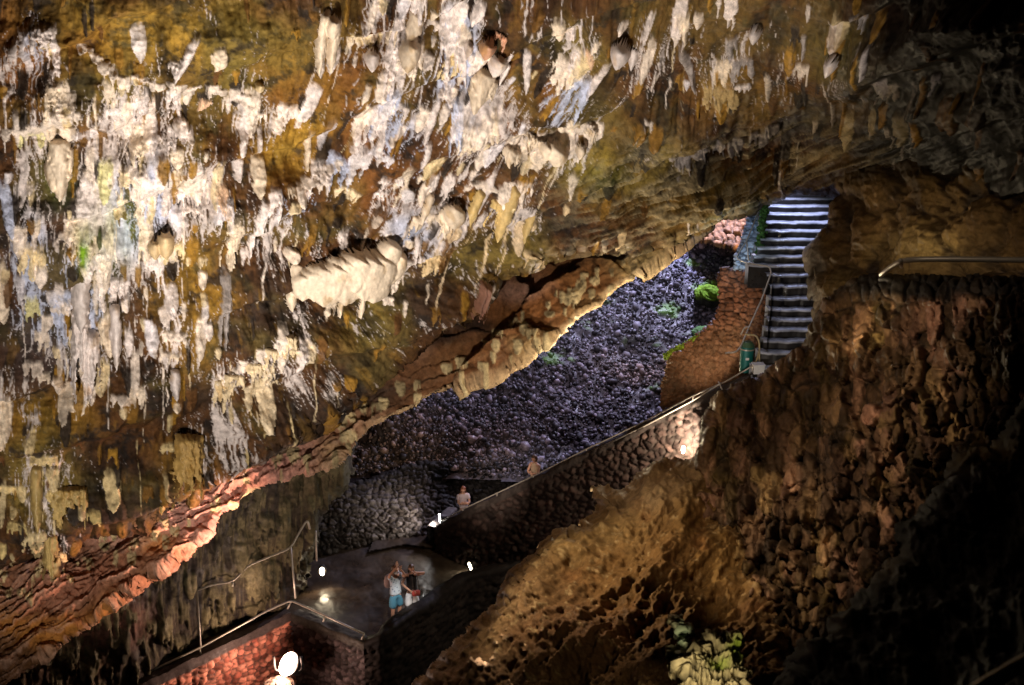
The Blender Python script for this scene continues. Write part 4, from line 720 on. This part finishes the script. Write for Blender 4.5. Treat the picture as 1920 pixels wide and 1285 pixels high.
# rails along the staircase
def rail(name, label, segs, r, mat, posts=(), loops=(), cat='handrail'):
    root = empty(name, tuple(segs[0][0])); tag(root, label, cat)
    for s in segs: adopt(tube('rail', s, r, mat), root)
    for p in posts: adopt(tube('post', p, r*.9, mat, smooth_=len(p) > 2), root)
    return root
A_ = lambda *p: at(*p)
rail('handrail', 'bent metal handrail on the left of the staircase, kinking at the landing', [[A_(1428, 376, 27.6), A_(1421, 400, 27.3), A_(1400, 452, 26.8), A_(1379, 484, 26.4), A_(1398, 493, 26.1), A_(1443, 500, 25.8), A_(1446, 512, 25.7), A_(1428, 562, 25.3), A_(1405, 612, 24.9), A_(1389, 650, 24.6), A_(1380, 661, 24.5), A_(1360, 662, 24.6)]], .021, M_STEEL, [[A_(1421, 400, 27.3), A_(1424, 440, 27.3)], [A_(1400, 452, 26.8), A_(1404, 490, 26.9)], [A_(1405, 612, 24.9), A_(1396, 614, 24.9), A_(1389, 628, 24.9)]])
rail('handrail', 'looped end rail standing over the green bin', [[A_(1398, 627, 24.6), A_(1418, 629, 24.4), A_(1424, 642, 24.3), A_(1424, 692, 24.3)]], .022, M_BRASS, [[A_(1424, 655, 24.3), A_(1419, 676, 24.25), A_(1412, 686, 24.25)]])
lower = rail('handrail', 'long double handrail running down the wall from the green bin to the lower lamp', [[A_(1412, 686, 24.3)]+RP[::-1][1:], [A_(1350, 720, 25.0), A_(1300, 751, 26.2), A_(1200, 804, 27.9), A_(1110, 846, 29.4)]], .02, M_STEEL,
    [[p, p+np.array([0, .05, -.2])] for p in (RP[1], .5*(RP[1]+RP[2]), RP[2], .5*(RP[2]+RP[3]), RP[3], RP[4], RP[5])]+[[A_(1347, 716, 25.1), A_(1357, 737, 25.1)]])
rail('handrail', 'short thin rail at the right of the staircase against the rock', [[A_(1527, 503, 21.9), A_(1530, 528, 21.6), A_(1540, 556, 21.3), A_(1549, 578, 21)]], .017, M_STEEL, [[A_(1532, 530, 21.6), A_(1538, 528, 21.9)]])
rail('handrail', 'thick near handrail with a bent end across the right rock face', [[A_(1652, 516, 9.6), A_(1672, 500, 9.2), A_(1694, 487, 8.8), A_(1780, 486, 8.6), A_(1930, 488, 8.3), A_(2150, 492, 8)]], .0245, M_STEEL, [[A_(1990, 488, 8.2), A_(1990, 640, 8.2)], [A_(1688, 489, 8.8), A_(1690, 500, 11.5)]])
rail('handrail', 'blurred yellow rail in the bottom right corner, nearest to the viewer', [[A_(2000, 1205, 3.2), A_(1925, 1240, 3.2), A_(1835, 1292, 3.2), A_(1760, 1345, 3.2)]], .024, M_BRASS)
rail('handrail', 'rail along the red stone wall, bending at the corner above the floodlight', [[A_(120, 1330, 27), A_(230, 1283, 27.6), A_(380, 1212, 28.7), A_(500, 1146, 29.8), A_(545, 1126, 30.2), A_(600, 1150, 29.8), A_(683, 1189, 29.1)]], .03, M_STEEL,
    [[A_(374, 1215, 28.7), A_(378, 1232, 28.7)], [A_(546, 1128, 30.2), A_(539, 1142, 30.2)], [A_(683, 1189, 29.1), A_(678, 1200, 29.1)], [A_(610, 1154, 29.7), A_(606, 1166, 29.7)]])
rail('guard_rail', 'zigzag guard rail with tall posts in front of the dark drips', [[A_(366, 1108, 28.2), A_(400, 1096, 28.3), A_(436, 1091, 28.5), A_(466, 1060, 28.7), A_(545, 1028, 29.3), A_(560, 1000, 29.6), A_(576, 974, 29.8), A_(581, 992, 30.0)]], .032, M_STEEL,
    [[A_(545, 1028, 29.3), A_(554, 1122, 29.5)], [A_(369, 1106, 28.2), A_(376, 1214, 27.9)], [A_(592, 996, 30.2), A_(594, 1052, 30.5)], [A_(436, 1091, 28.5), A_(436, 1100, 28.5)]])
pl = rail('wooden_post', 'short pale pink post beside the guard rail, lit by the floodlight', [[A_(361, 1126, 29.4), A_(363, 1160, 29.4), A_(369, 1186, 29.3)]], .035, plain_mat('pale post', (.6, .32, .24), .6), cat='post')

# ------------------------------------------------------------------ litter bin and white box by the stairs
M_BIN = plain_mat('teal painted metal', (.012, .14, .12), .35, .2, .2, 30); M_WHITE = plain_mat('white painted metal', (.7, .68, .66), .5)
bp_ = A_(1398, 697, 24.9); b_ = empty('litter_bin', tuple(bp_)); tag(b_, 'tall teal litter bin at the foot of the staircase', 'litter bin')
def binbody(bm): cyl(bm, (0, 0, .33), .15, .17, .66, 24)
o = bmobj('bin_body', binbody, M_BIN, b_, .01)
o = bmobj('lid', lambda bm: cyl(bm, (0, 0, .72), .18, .1, .12, 24), plain_mat('dark green lid', (.05, .1, .05), .4), b_, .008)
o = bmobj('ring', lambda bm: cyl(bm, (0, 0, .6), .182, .182, .03, 24), M_STEEL, b_)
o = bmobj('label_plate', lambda bm: box(bm, (-.02, -.168, .38), (.08, .012, .06)), M_WHITE, b_)
wb = A_(1421, 698, 24.2); w_ = empty('white_box', tuple(wb)); tag(w_, 'small white cabinet beside the teal bin', 'cabinet')
bmobj('body', lambda bm: box(bm, (0, 0, .08), (.26, .22, .2)), M_WHITE, w_, .01); bmobj('lid', lambda bm: box(bm, (0, 0, .2), (.29, .25, .03)), M_WHITE, w_, .006)

# mossy boulder on the slope
mp = at(1328, 556, float(scree_depth(np.array(1328.), np.array(556.)))-.5)
def boulder(name, P0, sx_, sy_, sz_, cola, colb, label, seed, kind=None):
    import bmesh
    bm = bmesh.new(); bmesh.ops.create_icosphere(bm, subdivisions=5, radius=1); v = np.array([x.co[:] for x in bm.verts]); f = np.array([[q.index for q in x.verts] for x in bm.faces]); bm.free()
    n = fbm(v[:, 0]*2.2+v[:, 2]*1.3+seed, v[:, 1]*2.2-v[:, 2]*1.7, seed, 5, .65, True); V = v*(1+.4*n)[:, None]*np.array((sx_, sy_, sz_))+P0
    t = sstep(.1, .5, v[:, 2]+.7*n); return tag(np_mesh(name, V, f, mixc(np.tile(cola, (len(v), 1)), colb, t), M_ROCK), label, 'boulder')
boulder('boulder', mp, .55, .45, .4, (.03, .03, .025), (.13, .24, .02), 'mossy boulder on the rubble slope against the red masonry', 5)
boulder('boulder', at(1322, 625, 38.2), .45, .4, .2, (.04, .05, .06), (.07, .15, .05), 'flat mossy stone just below the bright mossy boulder', 6)
boulder('boulder', at(524, 1292, 28.9), .4, .35, .3, (.09, .055, .04), (.14, .09, .065), 'rock glowing right beside the burning floodlight', 8)
mg = []
for i in range(700):
    x = rng.uniform(1245, 1345); y = 618+(1340-x)*.55+rng.normal()*3.; mg.append(at(x, y, float(MAS_D(np.array(x), np.array(y)))+.05))
gm = stones('moss', np.array(mg), .03+.04*rng.random(700), np.tile((.2, .3, .03), (700, 1))*rng.uniform(.5, 1.4, (700, 1)), M_ROCK, 9); tag(gm, 'strip of bright moss along the top of the brown wall', 'moss', kind='stuff')
gm2 = []
for i in range(500):
    t = rng.random(); gm2.append(at(1434-t*14+rng.normal()*3, 385+t*115, 27.3-.6*t))
tag(stones('moss', np.array(gm2), .03+.035*rng.random(500), np.tile((.05, .1, .02), (500, 1))*rng.uniform(.3, 1.5, (500, 1)), M_ROCK, 10), 'dark moss and ferns hanging on the parapet beside the top steps', 'moss', kind='stuff')

# ------------------------------------------------------------------ show lamps that are seen burning
def glass(name, c, s): return plain_mat(name, (.9, .9, .9), .4, 0, 0, 5, 0, c, s)
def floodlight(name, label, loc, aim, size, color, power, estr, group=None, cone=150, r=.06):
    root = empty(name, tuple(loc)); tag(root, label, 'lamp', group); s = size
    d = (Vector(aim)-Vector(loc)).normalized(); rot = d.to_track_quat('-Z', 'Y').to_matrix().to_4x4()
    from mathutils import Matrix
    h = None if size < .25 else bmobj('housing', lambda bm: cyl(bm, (0, 0, s*.45), s*.55, s*.35, s*.8, 20), M_DARKM, root, .006)
    if h: h.matrix_basis = rot
    l = bmobj('lens', lambda bm: (cyl(bm, (0, 0, 0), s*.5, s*.52, s*.1, 24)), glass(name+' glass', color, estr), root); l.matrix_basis = rot@Matrix.Diagonal((.5 if group else .85, 1.1, 1, 1))
    if size > .4: b = tube('bracket', [(s*.65, 0, s*.4), (s*.65, 0, -s*.4), (-s*.65, 0, -s*.4), (-s*.65, 0, s*.4)], s*.06, M_DARKM, root)
    lp = lamp(name+'_glow', 'SPOT', tuple(np.array(loc)+np.array(d)*s*.35), aim, power, color, r, cone, .4); return root

# ------------------------------------------------------------------ visitors
M_SKIN = plain_mat('skin', (.5, .26, .17), .55, 0, .1, 30, .05); M_HAIRB = plain_mat('brown hair', (.1, .045, .02), .5, 0, .3, 60, .4); M_HAIRR = plain_mat('reddish hair', (.2, .06, .025), .5, 0, .3, 60, .4); M_HAIRD = plain_mat('dark hair', (.035, .02, .014), .5, 0, .3, 60, .4)
def cloth(n, c, pat=None):
    m = plain_mat(n, c, .85, 0, .18, 14, .25)
    if pat:
        t = m.node_tree; N = t.nodes; b = N['Principled BSDF']; v = N.new('ShaderNodeTexVoronoi'); v.inputs['Scale'].default_value = 16; tc = N.new('ShaderNodeTexCoord')
        t.links.new(tc.outputs['Object'], v.inputs[0]); r = N.new('ShaderNodeValToRGB'); r.color_ramp.elements[0].position = .25; r.color_ramp.elements[1].position = .4
        r.color_ramp.elements[0].color = (*pat, 1); r.color_ramp.elements[1].color = (*c, 1); t.links.new(v.outputs[0], r.inputs[0]); t.links.new(r.outputs[0], b.inputs['Base Color'])
    return m
def skin_mesh(name, chains, mat, parent, sub=2, root=0):
    """chains: lists of (point, (rx, ry)); first points equal to an existing vertex weld to it -> one continuous skin"""
    V = []; R = []; E = []
    def idx(p):
        for i, q in enumerate(V):
            if (Vector(q)-Vector(p)).length < 1e-4: return i
        return None
    for ch in chains:
        prev = None
        for p, r in ch:
            i = idx(p)
            if i is None: V.append(tuple(p)); R.append(r if isinstance(r, tuple) else (r, r)); i = len(V)-1
            if prev is not None and prev != i and (prev, i) not in E and (i, prev) not in E: E.append((prev, i))
            prev = i
    me = bpy.data.meshes.new(name); me.from_pydata(V, E, []); me.update(); o = link(name, me, None, None, smooth=False)
    md = o.modifiers.new('skin', 'SKIN'); md.use_smooth_shade = True; md.branch_smoothing = .6
    for i, r in enumerate(R): me.skin_vertices[0].data[i].radius = r
    me.skin_vertices[0].data[root].use_root = True
    sb = o.modifiers.new('sub', 'SUBSURF'); sb.levels = sub; sb.render_levels = sub
    dg = bpy.context.evaluated_depsgraph_get(); ev = o.evaluated_get(dg); m2 = bpy.data.meshes.new_from_object(ev); bpy.data.objects.remove(o)
    m2.name = name; return link(name, m2, mat, parent)
def hand(p, d, side, hold=.5, s=1.0):
    """chains of a hand: palm from wrist p along d, thumb on side vector, five curled fingers"""
    p, d, side = Vector(p), Vector(d).normalized(), Vector(side).normalized(); n = d.cross(side).normalized(); ch = []
    k = p+d*.045*s; ch.append([(p, .024*s), (k, (.036*s, .018*s))])
    for f, (off, ln) in enumerate(((-.03, .06), (-.01, .078), (.01, .084), (.03, .076))):
        b = k+d*.045*s+side*off*s; a = d*(1-hold*.5)+n*hold*.7; m = b+a.normalized()*ln*.5*s; c2 = d*(1-hold)+n*hold*1.2; e = m+c2.normalized()*ln*.45*s
        ch.append([(k, (.036*s, .018*s)), (b, .010*s), (m, .0088*s), (e, .0072*s)])
    t1 = p+d*.02*s+side*.045*s; t2 = t1+(d*.7+side*.5+n*.4*hold).normalized()*.035*s; t3 = t2+(d*.8+n*.5*hold).normalized()*.028*s
    ch.append([(p, .024*s), (t1, .012*s), (t2, .0105*s), (t3, .008*s)]); return ch
def head_mesh(center, yaw, tilt, mat, parent, body_v=None):
    """face with brow, nose, lips, chin and ears as one skin; looks along -Y before rotation"""
    import bmesh
    from mathutils import Matrix
    bm = bmesh.new(); bmesh.ops.create_icosphere(bm, subdivisions=4, radius=1)
    for v in bm.verts:
        x, y, z = v.co; q = Vector((x*.076, y*.095, z*.115)); fr = max(0, -y)
        q.x *= 1-.28*max(0, -z)**1.5; q.y += .012*max(0, -z)*fr
        g = lambda cx, cz, w, hh=1: math.exp(-(((x-cx)/w)**2+((z-cz)/(w*hh))**2))*fr
        q.y -= .026*g(0, -.18, .13, 1.5); q.y -= .008*g(0, .12, .5, .25)
        for sx in (-.34, .34): q.y += .014*g(sx, .02, .14, .7)
        q.y -= .008*(g(0, -.47, .22, .25)+g(0, -.6, .2, .25)); q.y += .006*g(0, -.53, .24, .12); q.y -= .01*g(0, -.85, .25, .6)
        e = math.exp(-((y-.05)/.16)**2-((z+.1)/.26)**2)*(abs(x) > .8); q.x += math.copysign(.018, x)*e
        v.co = q
    M = Matrix.Translation(center)@Matrix.Rotation(yaw, 4, 'Z')@Matrix.Rotation(tilt, 4, 'X'); bm.transform(M)
    me = bpy.data.meshes.new('head'); bm.to_mesh(me); bm.free(); return me, M
def hair_obj(M, mat, parent, length, seed, cap=False, name='hair'):
    import bmesh
    bm = bmesh.new(); bmesh.ops.create_icosphere(bm, subdivisions=4, radius=1)
    dl = []
    for v in bm.verts:
        x, y, z = v.co; keep = z > -.15 if y > -.35 else z > .42
        if y > -.45 and z < 0 and (abs(x) > .45 or y > 0): keep = True
        if not keep: dl.append(v); continue
        n = float(vn2(np.array(x*6.+seed), np.array(z*2+y*5.)))
        q = Vector((x*.092, y*.108+.008, z*.126+.006))*(1+.05*n)
        if z < 0: q.z = -.0+z*length; q.x *= 1+.35*min(1, -z*length/.12)*.6; q.y = q.y*.85+.01
        v.co = q
    bmesh.ops.delete(bm, geom=dl, context='VERTS'); bm.transform(M); me = bpy.data.meshes.new(name); bm.to_mesh(me); bm.free(); o = link(name, me, mat, parent)
    md = o.modifiers.new('s', 'SOLIDIFY'); md.thickness = .012; return o
def join_body(o, head_me):
    import bmesh
    bm = bmesh.new(); bm.from_mesh(o.data); bm.from_mesh(head_me); bm.to_mesh(o.data); bm.free(); bpy.data.meshes.remove(head_me)
    rm = o.modifiers.new('r', 'REMESH'); rm.mode = 'VOXEL'; rm.voxel_size = .0085; rm.use_smooth_shade = True
    dg = bpy.context.evaluated_depsgraph_get(); m2 = bpy.data.meshes.new_from_object(o.evaluated_get(dg)); o.modifiers.clear(); old = o.data; mt = old.materials[0]; o.data = m2; bpy.data.meshes.remove(old)
    m2.materials.clear(); m2.materials.append(mt); m2.polygons.foreach_set('use_smooth', np.ones(len(m2.polygons), bool))
def person(root_loc, rz, label, arms, head_yaw, head_tilt, hair, garments, skin=M_SKIN, s=1.0, stance=.09, mask=None, lean=0.0):
    """standing figure 1.7 m tall, facing -Y; arms = [(elbow, wrist, hand dir, hand side, hold)] for right (-x) and left (+x)"""
    r = empty('person', tuple(root_loc)); r.rotation_euler = (lean, 0, rz); r.scale = (s, s, s); tag(r, label, 'person')
    pel = (0, 0, .93); wst = (0, .0, 1.08); chs = (0, .0, 1.27); nk0 = (0, .01, 1.42); nk = (0, -.005, 1.49); hd = (0, -.02, 1.56)
    ch = [[(pel, (.15, .1)), (wst, (.125, .085)), (chs, (.15, .1)), (nk0, (.1, .07)), (nk, .05), (hd, .05)]]
    for sx, a in zip((-1, 1), arms):
        sh = (sx*.17, .01, 1.38); ch.append([(nk0, (.1, .07)), (sh, .055), (a[0], .038), (a[1], .025)]); ch += hand(a[1], a[2], a[3], a[4])
        hp = (sx*.09, 0, .86); kn = (sx*(stance+.01), -.02, .48); an = (sx*(stance+.02), .02, .09)
        ch.append([(pel, (.15, .1)), (hp, .09), (kn, .055), ((sx*(stance+.015), .02, .32), .05), (an, .035), ((sx*(stance+.02), -.02, .035), .034), ((sx*(stance+.03), -.15, .025), (.04, .022))])
    body = skin_mesh('body', ch, skin, r); me, M = head_mesh(Vector((0, -.035, 1.605)), head_yaw, head_tilt, skin, r); join_body(body, me)
    for nm, c_, m_ in garments: skin_mesh(nm, c_, m_, r, 2)
    if hair: hair_obj(M, hair[0], r, hair[1], hair[2])
    if mask:
        def mk(bm):
            import bmesh
            bmesh.ops.create_icosphere(bm, subdivisions=3, radius=1)
            for v in list(bm.verts):
                if v.co.y > .05 or v.co.z > .35 or v.co.z < -.75: bm.verts.remove(v)
                else: v.co = Vector((v.co.x*.08, v.co.y*.118, v.co.z*.085-.045))
            bm.transform(M)
        mo = bmobj('face_mask', mk, mask, r, smooth=True); mo.modifiers.new('s', 'SOLIDIFY').thickness = .006
    return r
def torso(g=.02, hem=.86, sleeves=None, low=.165):
    c = [[((0, 0, hem), (low+g, .12+g)), ((0, 0, .95), (.15+g, .105+g)), ((0, 0, 1.1), (.13+g, .09+g)), ((0, 0, 1.27), (.155+g, .1+g)), ((0, .01, 1.41), (.11+g, .07+g)), ((0, .008, 1.455), (.055+g, .05+g))]]
    for sx, e in (sleeves or []):
        sh = Vector((sx*.17, .01, 1.38)); c.append([((0, .01, 1.41), (.11+g, .07+g)), (tuple(sh), .062+g*.6), (tuple(sh.lerp(Vector(e), .6)), .052+g)])
    return c
def legs(hem, g=.02, stance=.09, flare=.0):
    c = []
    for sx in (-1, 1): c.append([((0, 0, .98), (.14+g, .1+g)), ((0, 0, .9), (.155+g, .11+g)), ((sx*.09, 0, .82), .095+g), ((sx*(stance+.01), -.01, (hem+.82)/2), .08+g+flare*.5), ((sx*(stance+.015), -.012, hem), .066+g+flare)])
    return c
PH = atz(744, 1168, .02); PW = atz(774, 1160, .02)
eR, wR = (-.22, -.12, 1.56), (-.07, -.22, 1.78); eL, wL = (.2, -.2, 1.42), (.03, -.26, 1.7)
man = person(PH, R_(38), 'man in patterned light shirt, blue shorts and face mask, raising his arms', [(eR, wR, (.1, -.1, 1), (1, 0, .1), .4), (eL, wL, (-.1, -.1, 1), (-1, 0, 0), .5)], .0, -.2, (M_HAIRB, .02, 1),
    [('shirt', torso(.022, .86, [(-1, eR), (1, eL)]), cloth('light patterned cotton', (.5, .56, .62), (.16, .2, .27))), ('shorts', legs(.47, .022, flare=.02), cloth('blue cotton', (.05, .17, .25)))], s=1.14, mask=cloth('mask', (.75, .75, .74)))
bp1 = skin_mesh('backpack', [[((-.07, .2, .98), (.13, .08)), ((-.07, .21, 1.12), (.15, .1)), ((-.07, .2, 1.3), (.14, .09)), ((-.07, .17, 1.4), (.08, .05))]], cloth('pinkish backpack', (.36, .25, .23)), None)
tag(bp1, 'pinkish grey backpack on the back of the man in the patterned shirt', 'backpack'); bp1.matrix_world = man.matrix_basis
shoes = cloth('dark shoes', (.03, .025, .025))
eR2, wR2 = (-.27, -.02, 1.14), (-.03, -.2, .98); eL2, wL2 = (.36, -.14, 1.5), (.1, -.22, 1.58)
wom = person(PW, R_(10), 'woman in dark sleeveless top and white trousers, one hand raised to her face', [(eR2, wR2, (1, -.3, 0), (0, 0, 1), .6), (eL2, wL2, (-1, .1, .1), (0, -.2, 1), .3)], R_(-12), .1, (M_HAIRB, .22, 4),
    [('top', torso(.015, .93, None, .15), cloth('black cotton', (.018, .014, .016))), ('trousers', legs(.38, .02, flare=.03), cloth('white linen', (.7, .68, .68)))], s=1.08)
def bagm(bm): box(bm, (.1, -.21, .93), (.22, .09, .16), 0)
bag = bmobj('handbag', bagm, cloth('red leather', (.42, .06, .045)), None, .02, True); tag(bag, 'small red shoulder bag held at the hip by the woman in white trousers', 'handbag'); bag.matrix_world = wom.matrix_basis
stp = tube('strap', [(.0, -.14, 1.42), (.02, -.16, 1.2), (.03, -.2, .98)], .009, M_DARKM, None); stp.parent = bag
stp = tube('strap', [(.13, -.06, 1.43), (.19, -.16, 1.2), (.19, -.2, .98)], .009, M_DARKM, None); stp.parent = bag
PA = A_(869, 951, 34.6); PA[2] -= .88; PB = A_(1003, 893, 32.3); PB[2] -= .95
eA, wA = (-.2, -.12, 1.12), (.0, -.26, 1.15); eA2, wA2 = (.2, -.12, 1.12), (.03, -.27, 1.2)
person(PA, R_(15), 'person with long reddish hair and pale top looking down, near the lower lamp', [(eA, wA, (1, -.1, .1), (0, 0, 1), .5), (eA2, wA2, (-1, -.1, .1), (0, 0, 1), .5)], R_(5), .28, (M_HAIRR, .34, 7),
    [('shirt', torso(.02, .88, [(-1, eA), (1, eA2)]), cloth('pale pink cotton', (.5, .4, .4))), ('trousers', legs(.1, .02), cloth('grey trousers', (.2, .2, .22)))], s=.97)
person(PB, R_(-35), 'person with brown hair and bare shoulders standing behind the handrail, farther up the path', [(eA, wA, (1, -.1, .1), (0, 0, 1), .5), (eA2, wA2, (-1, -.1, .1), (0, 0, 1), .5)], R_(-25), .2, (M_HAIRB, .12, 9),
    [('top', torso(.018, .9, None, .15), cloth('orange brown top', (.5, .34, .22))), ('trousers', legs(.1, .02), cloth('khaki trousers', (.3, .28, .18)))], s=.98)

L0 = at(540, 1245, 29.0)
floodlight('floodlight', 'burning floodlight low in the pit at the bottom edge', L0, at(380, 1180, 26), .6, (1.0, .72, .55), 320, 30, cone=170, r=.25)
lamp('floodlight_spill', 'POINT', tuple(at(528, 1262, 28.6)), None, 290, (1, .68, .55), .2)
floodlight('wall_lamp', 'small bright lamp on the floor left of the standing visitors', at(604, 1072, 32.2), at(612, 1180, 30), .28, (1.0, .82, .55), 36, 40, 'small lamps along the path', cone=160)
floodlight('wall_lamp', 'small lamp on the floor at the foot of the dark wall, right of the visitors', at(881, 1062, 33.1), at(820, 1100, 32.5), .26, (1, .95, .7), 22, 40, 'small lamps along the path', cone=120)
floodlight('wall_lamp', 'small lamp at the lower end of the long handrail', at(824, 972, 34.4), at(730, 985, 34.0), .3, (1, .95, .9), 110, 45, 'small lamps along the path', cone=170)
LW = at(1281, 843, 25.9)
floodlight('wall_lamp', 'lamp hidden behind the outcrop washing the stones under the handrail', LW, at(1235, 805, 27), .2, (1, .86, .68), 950, 40, 'small lamps along the path', cone=170)
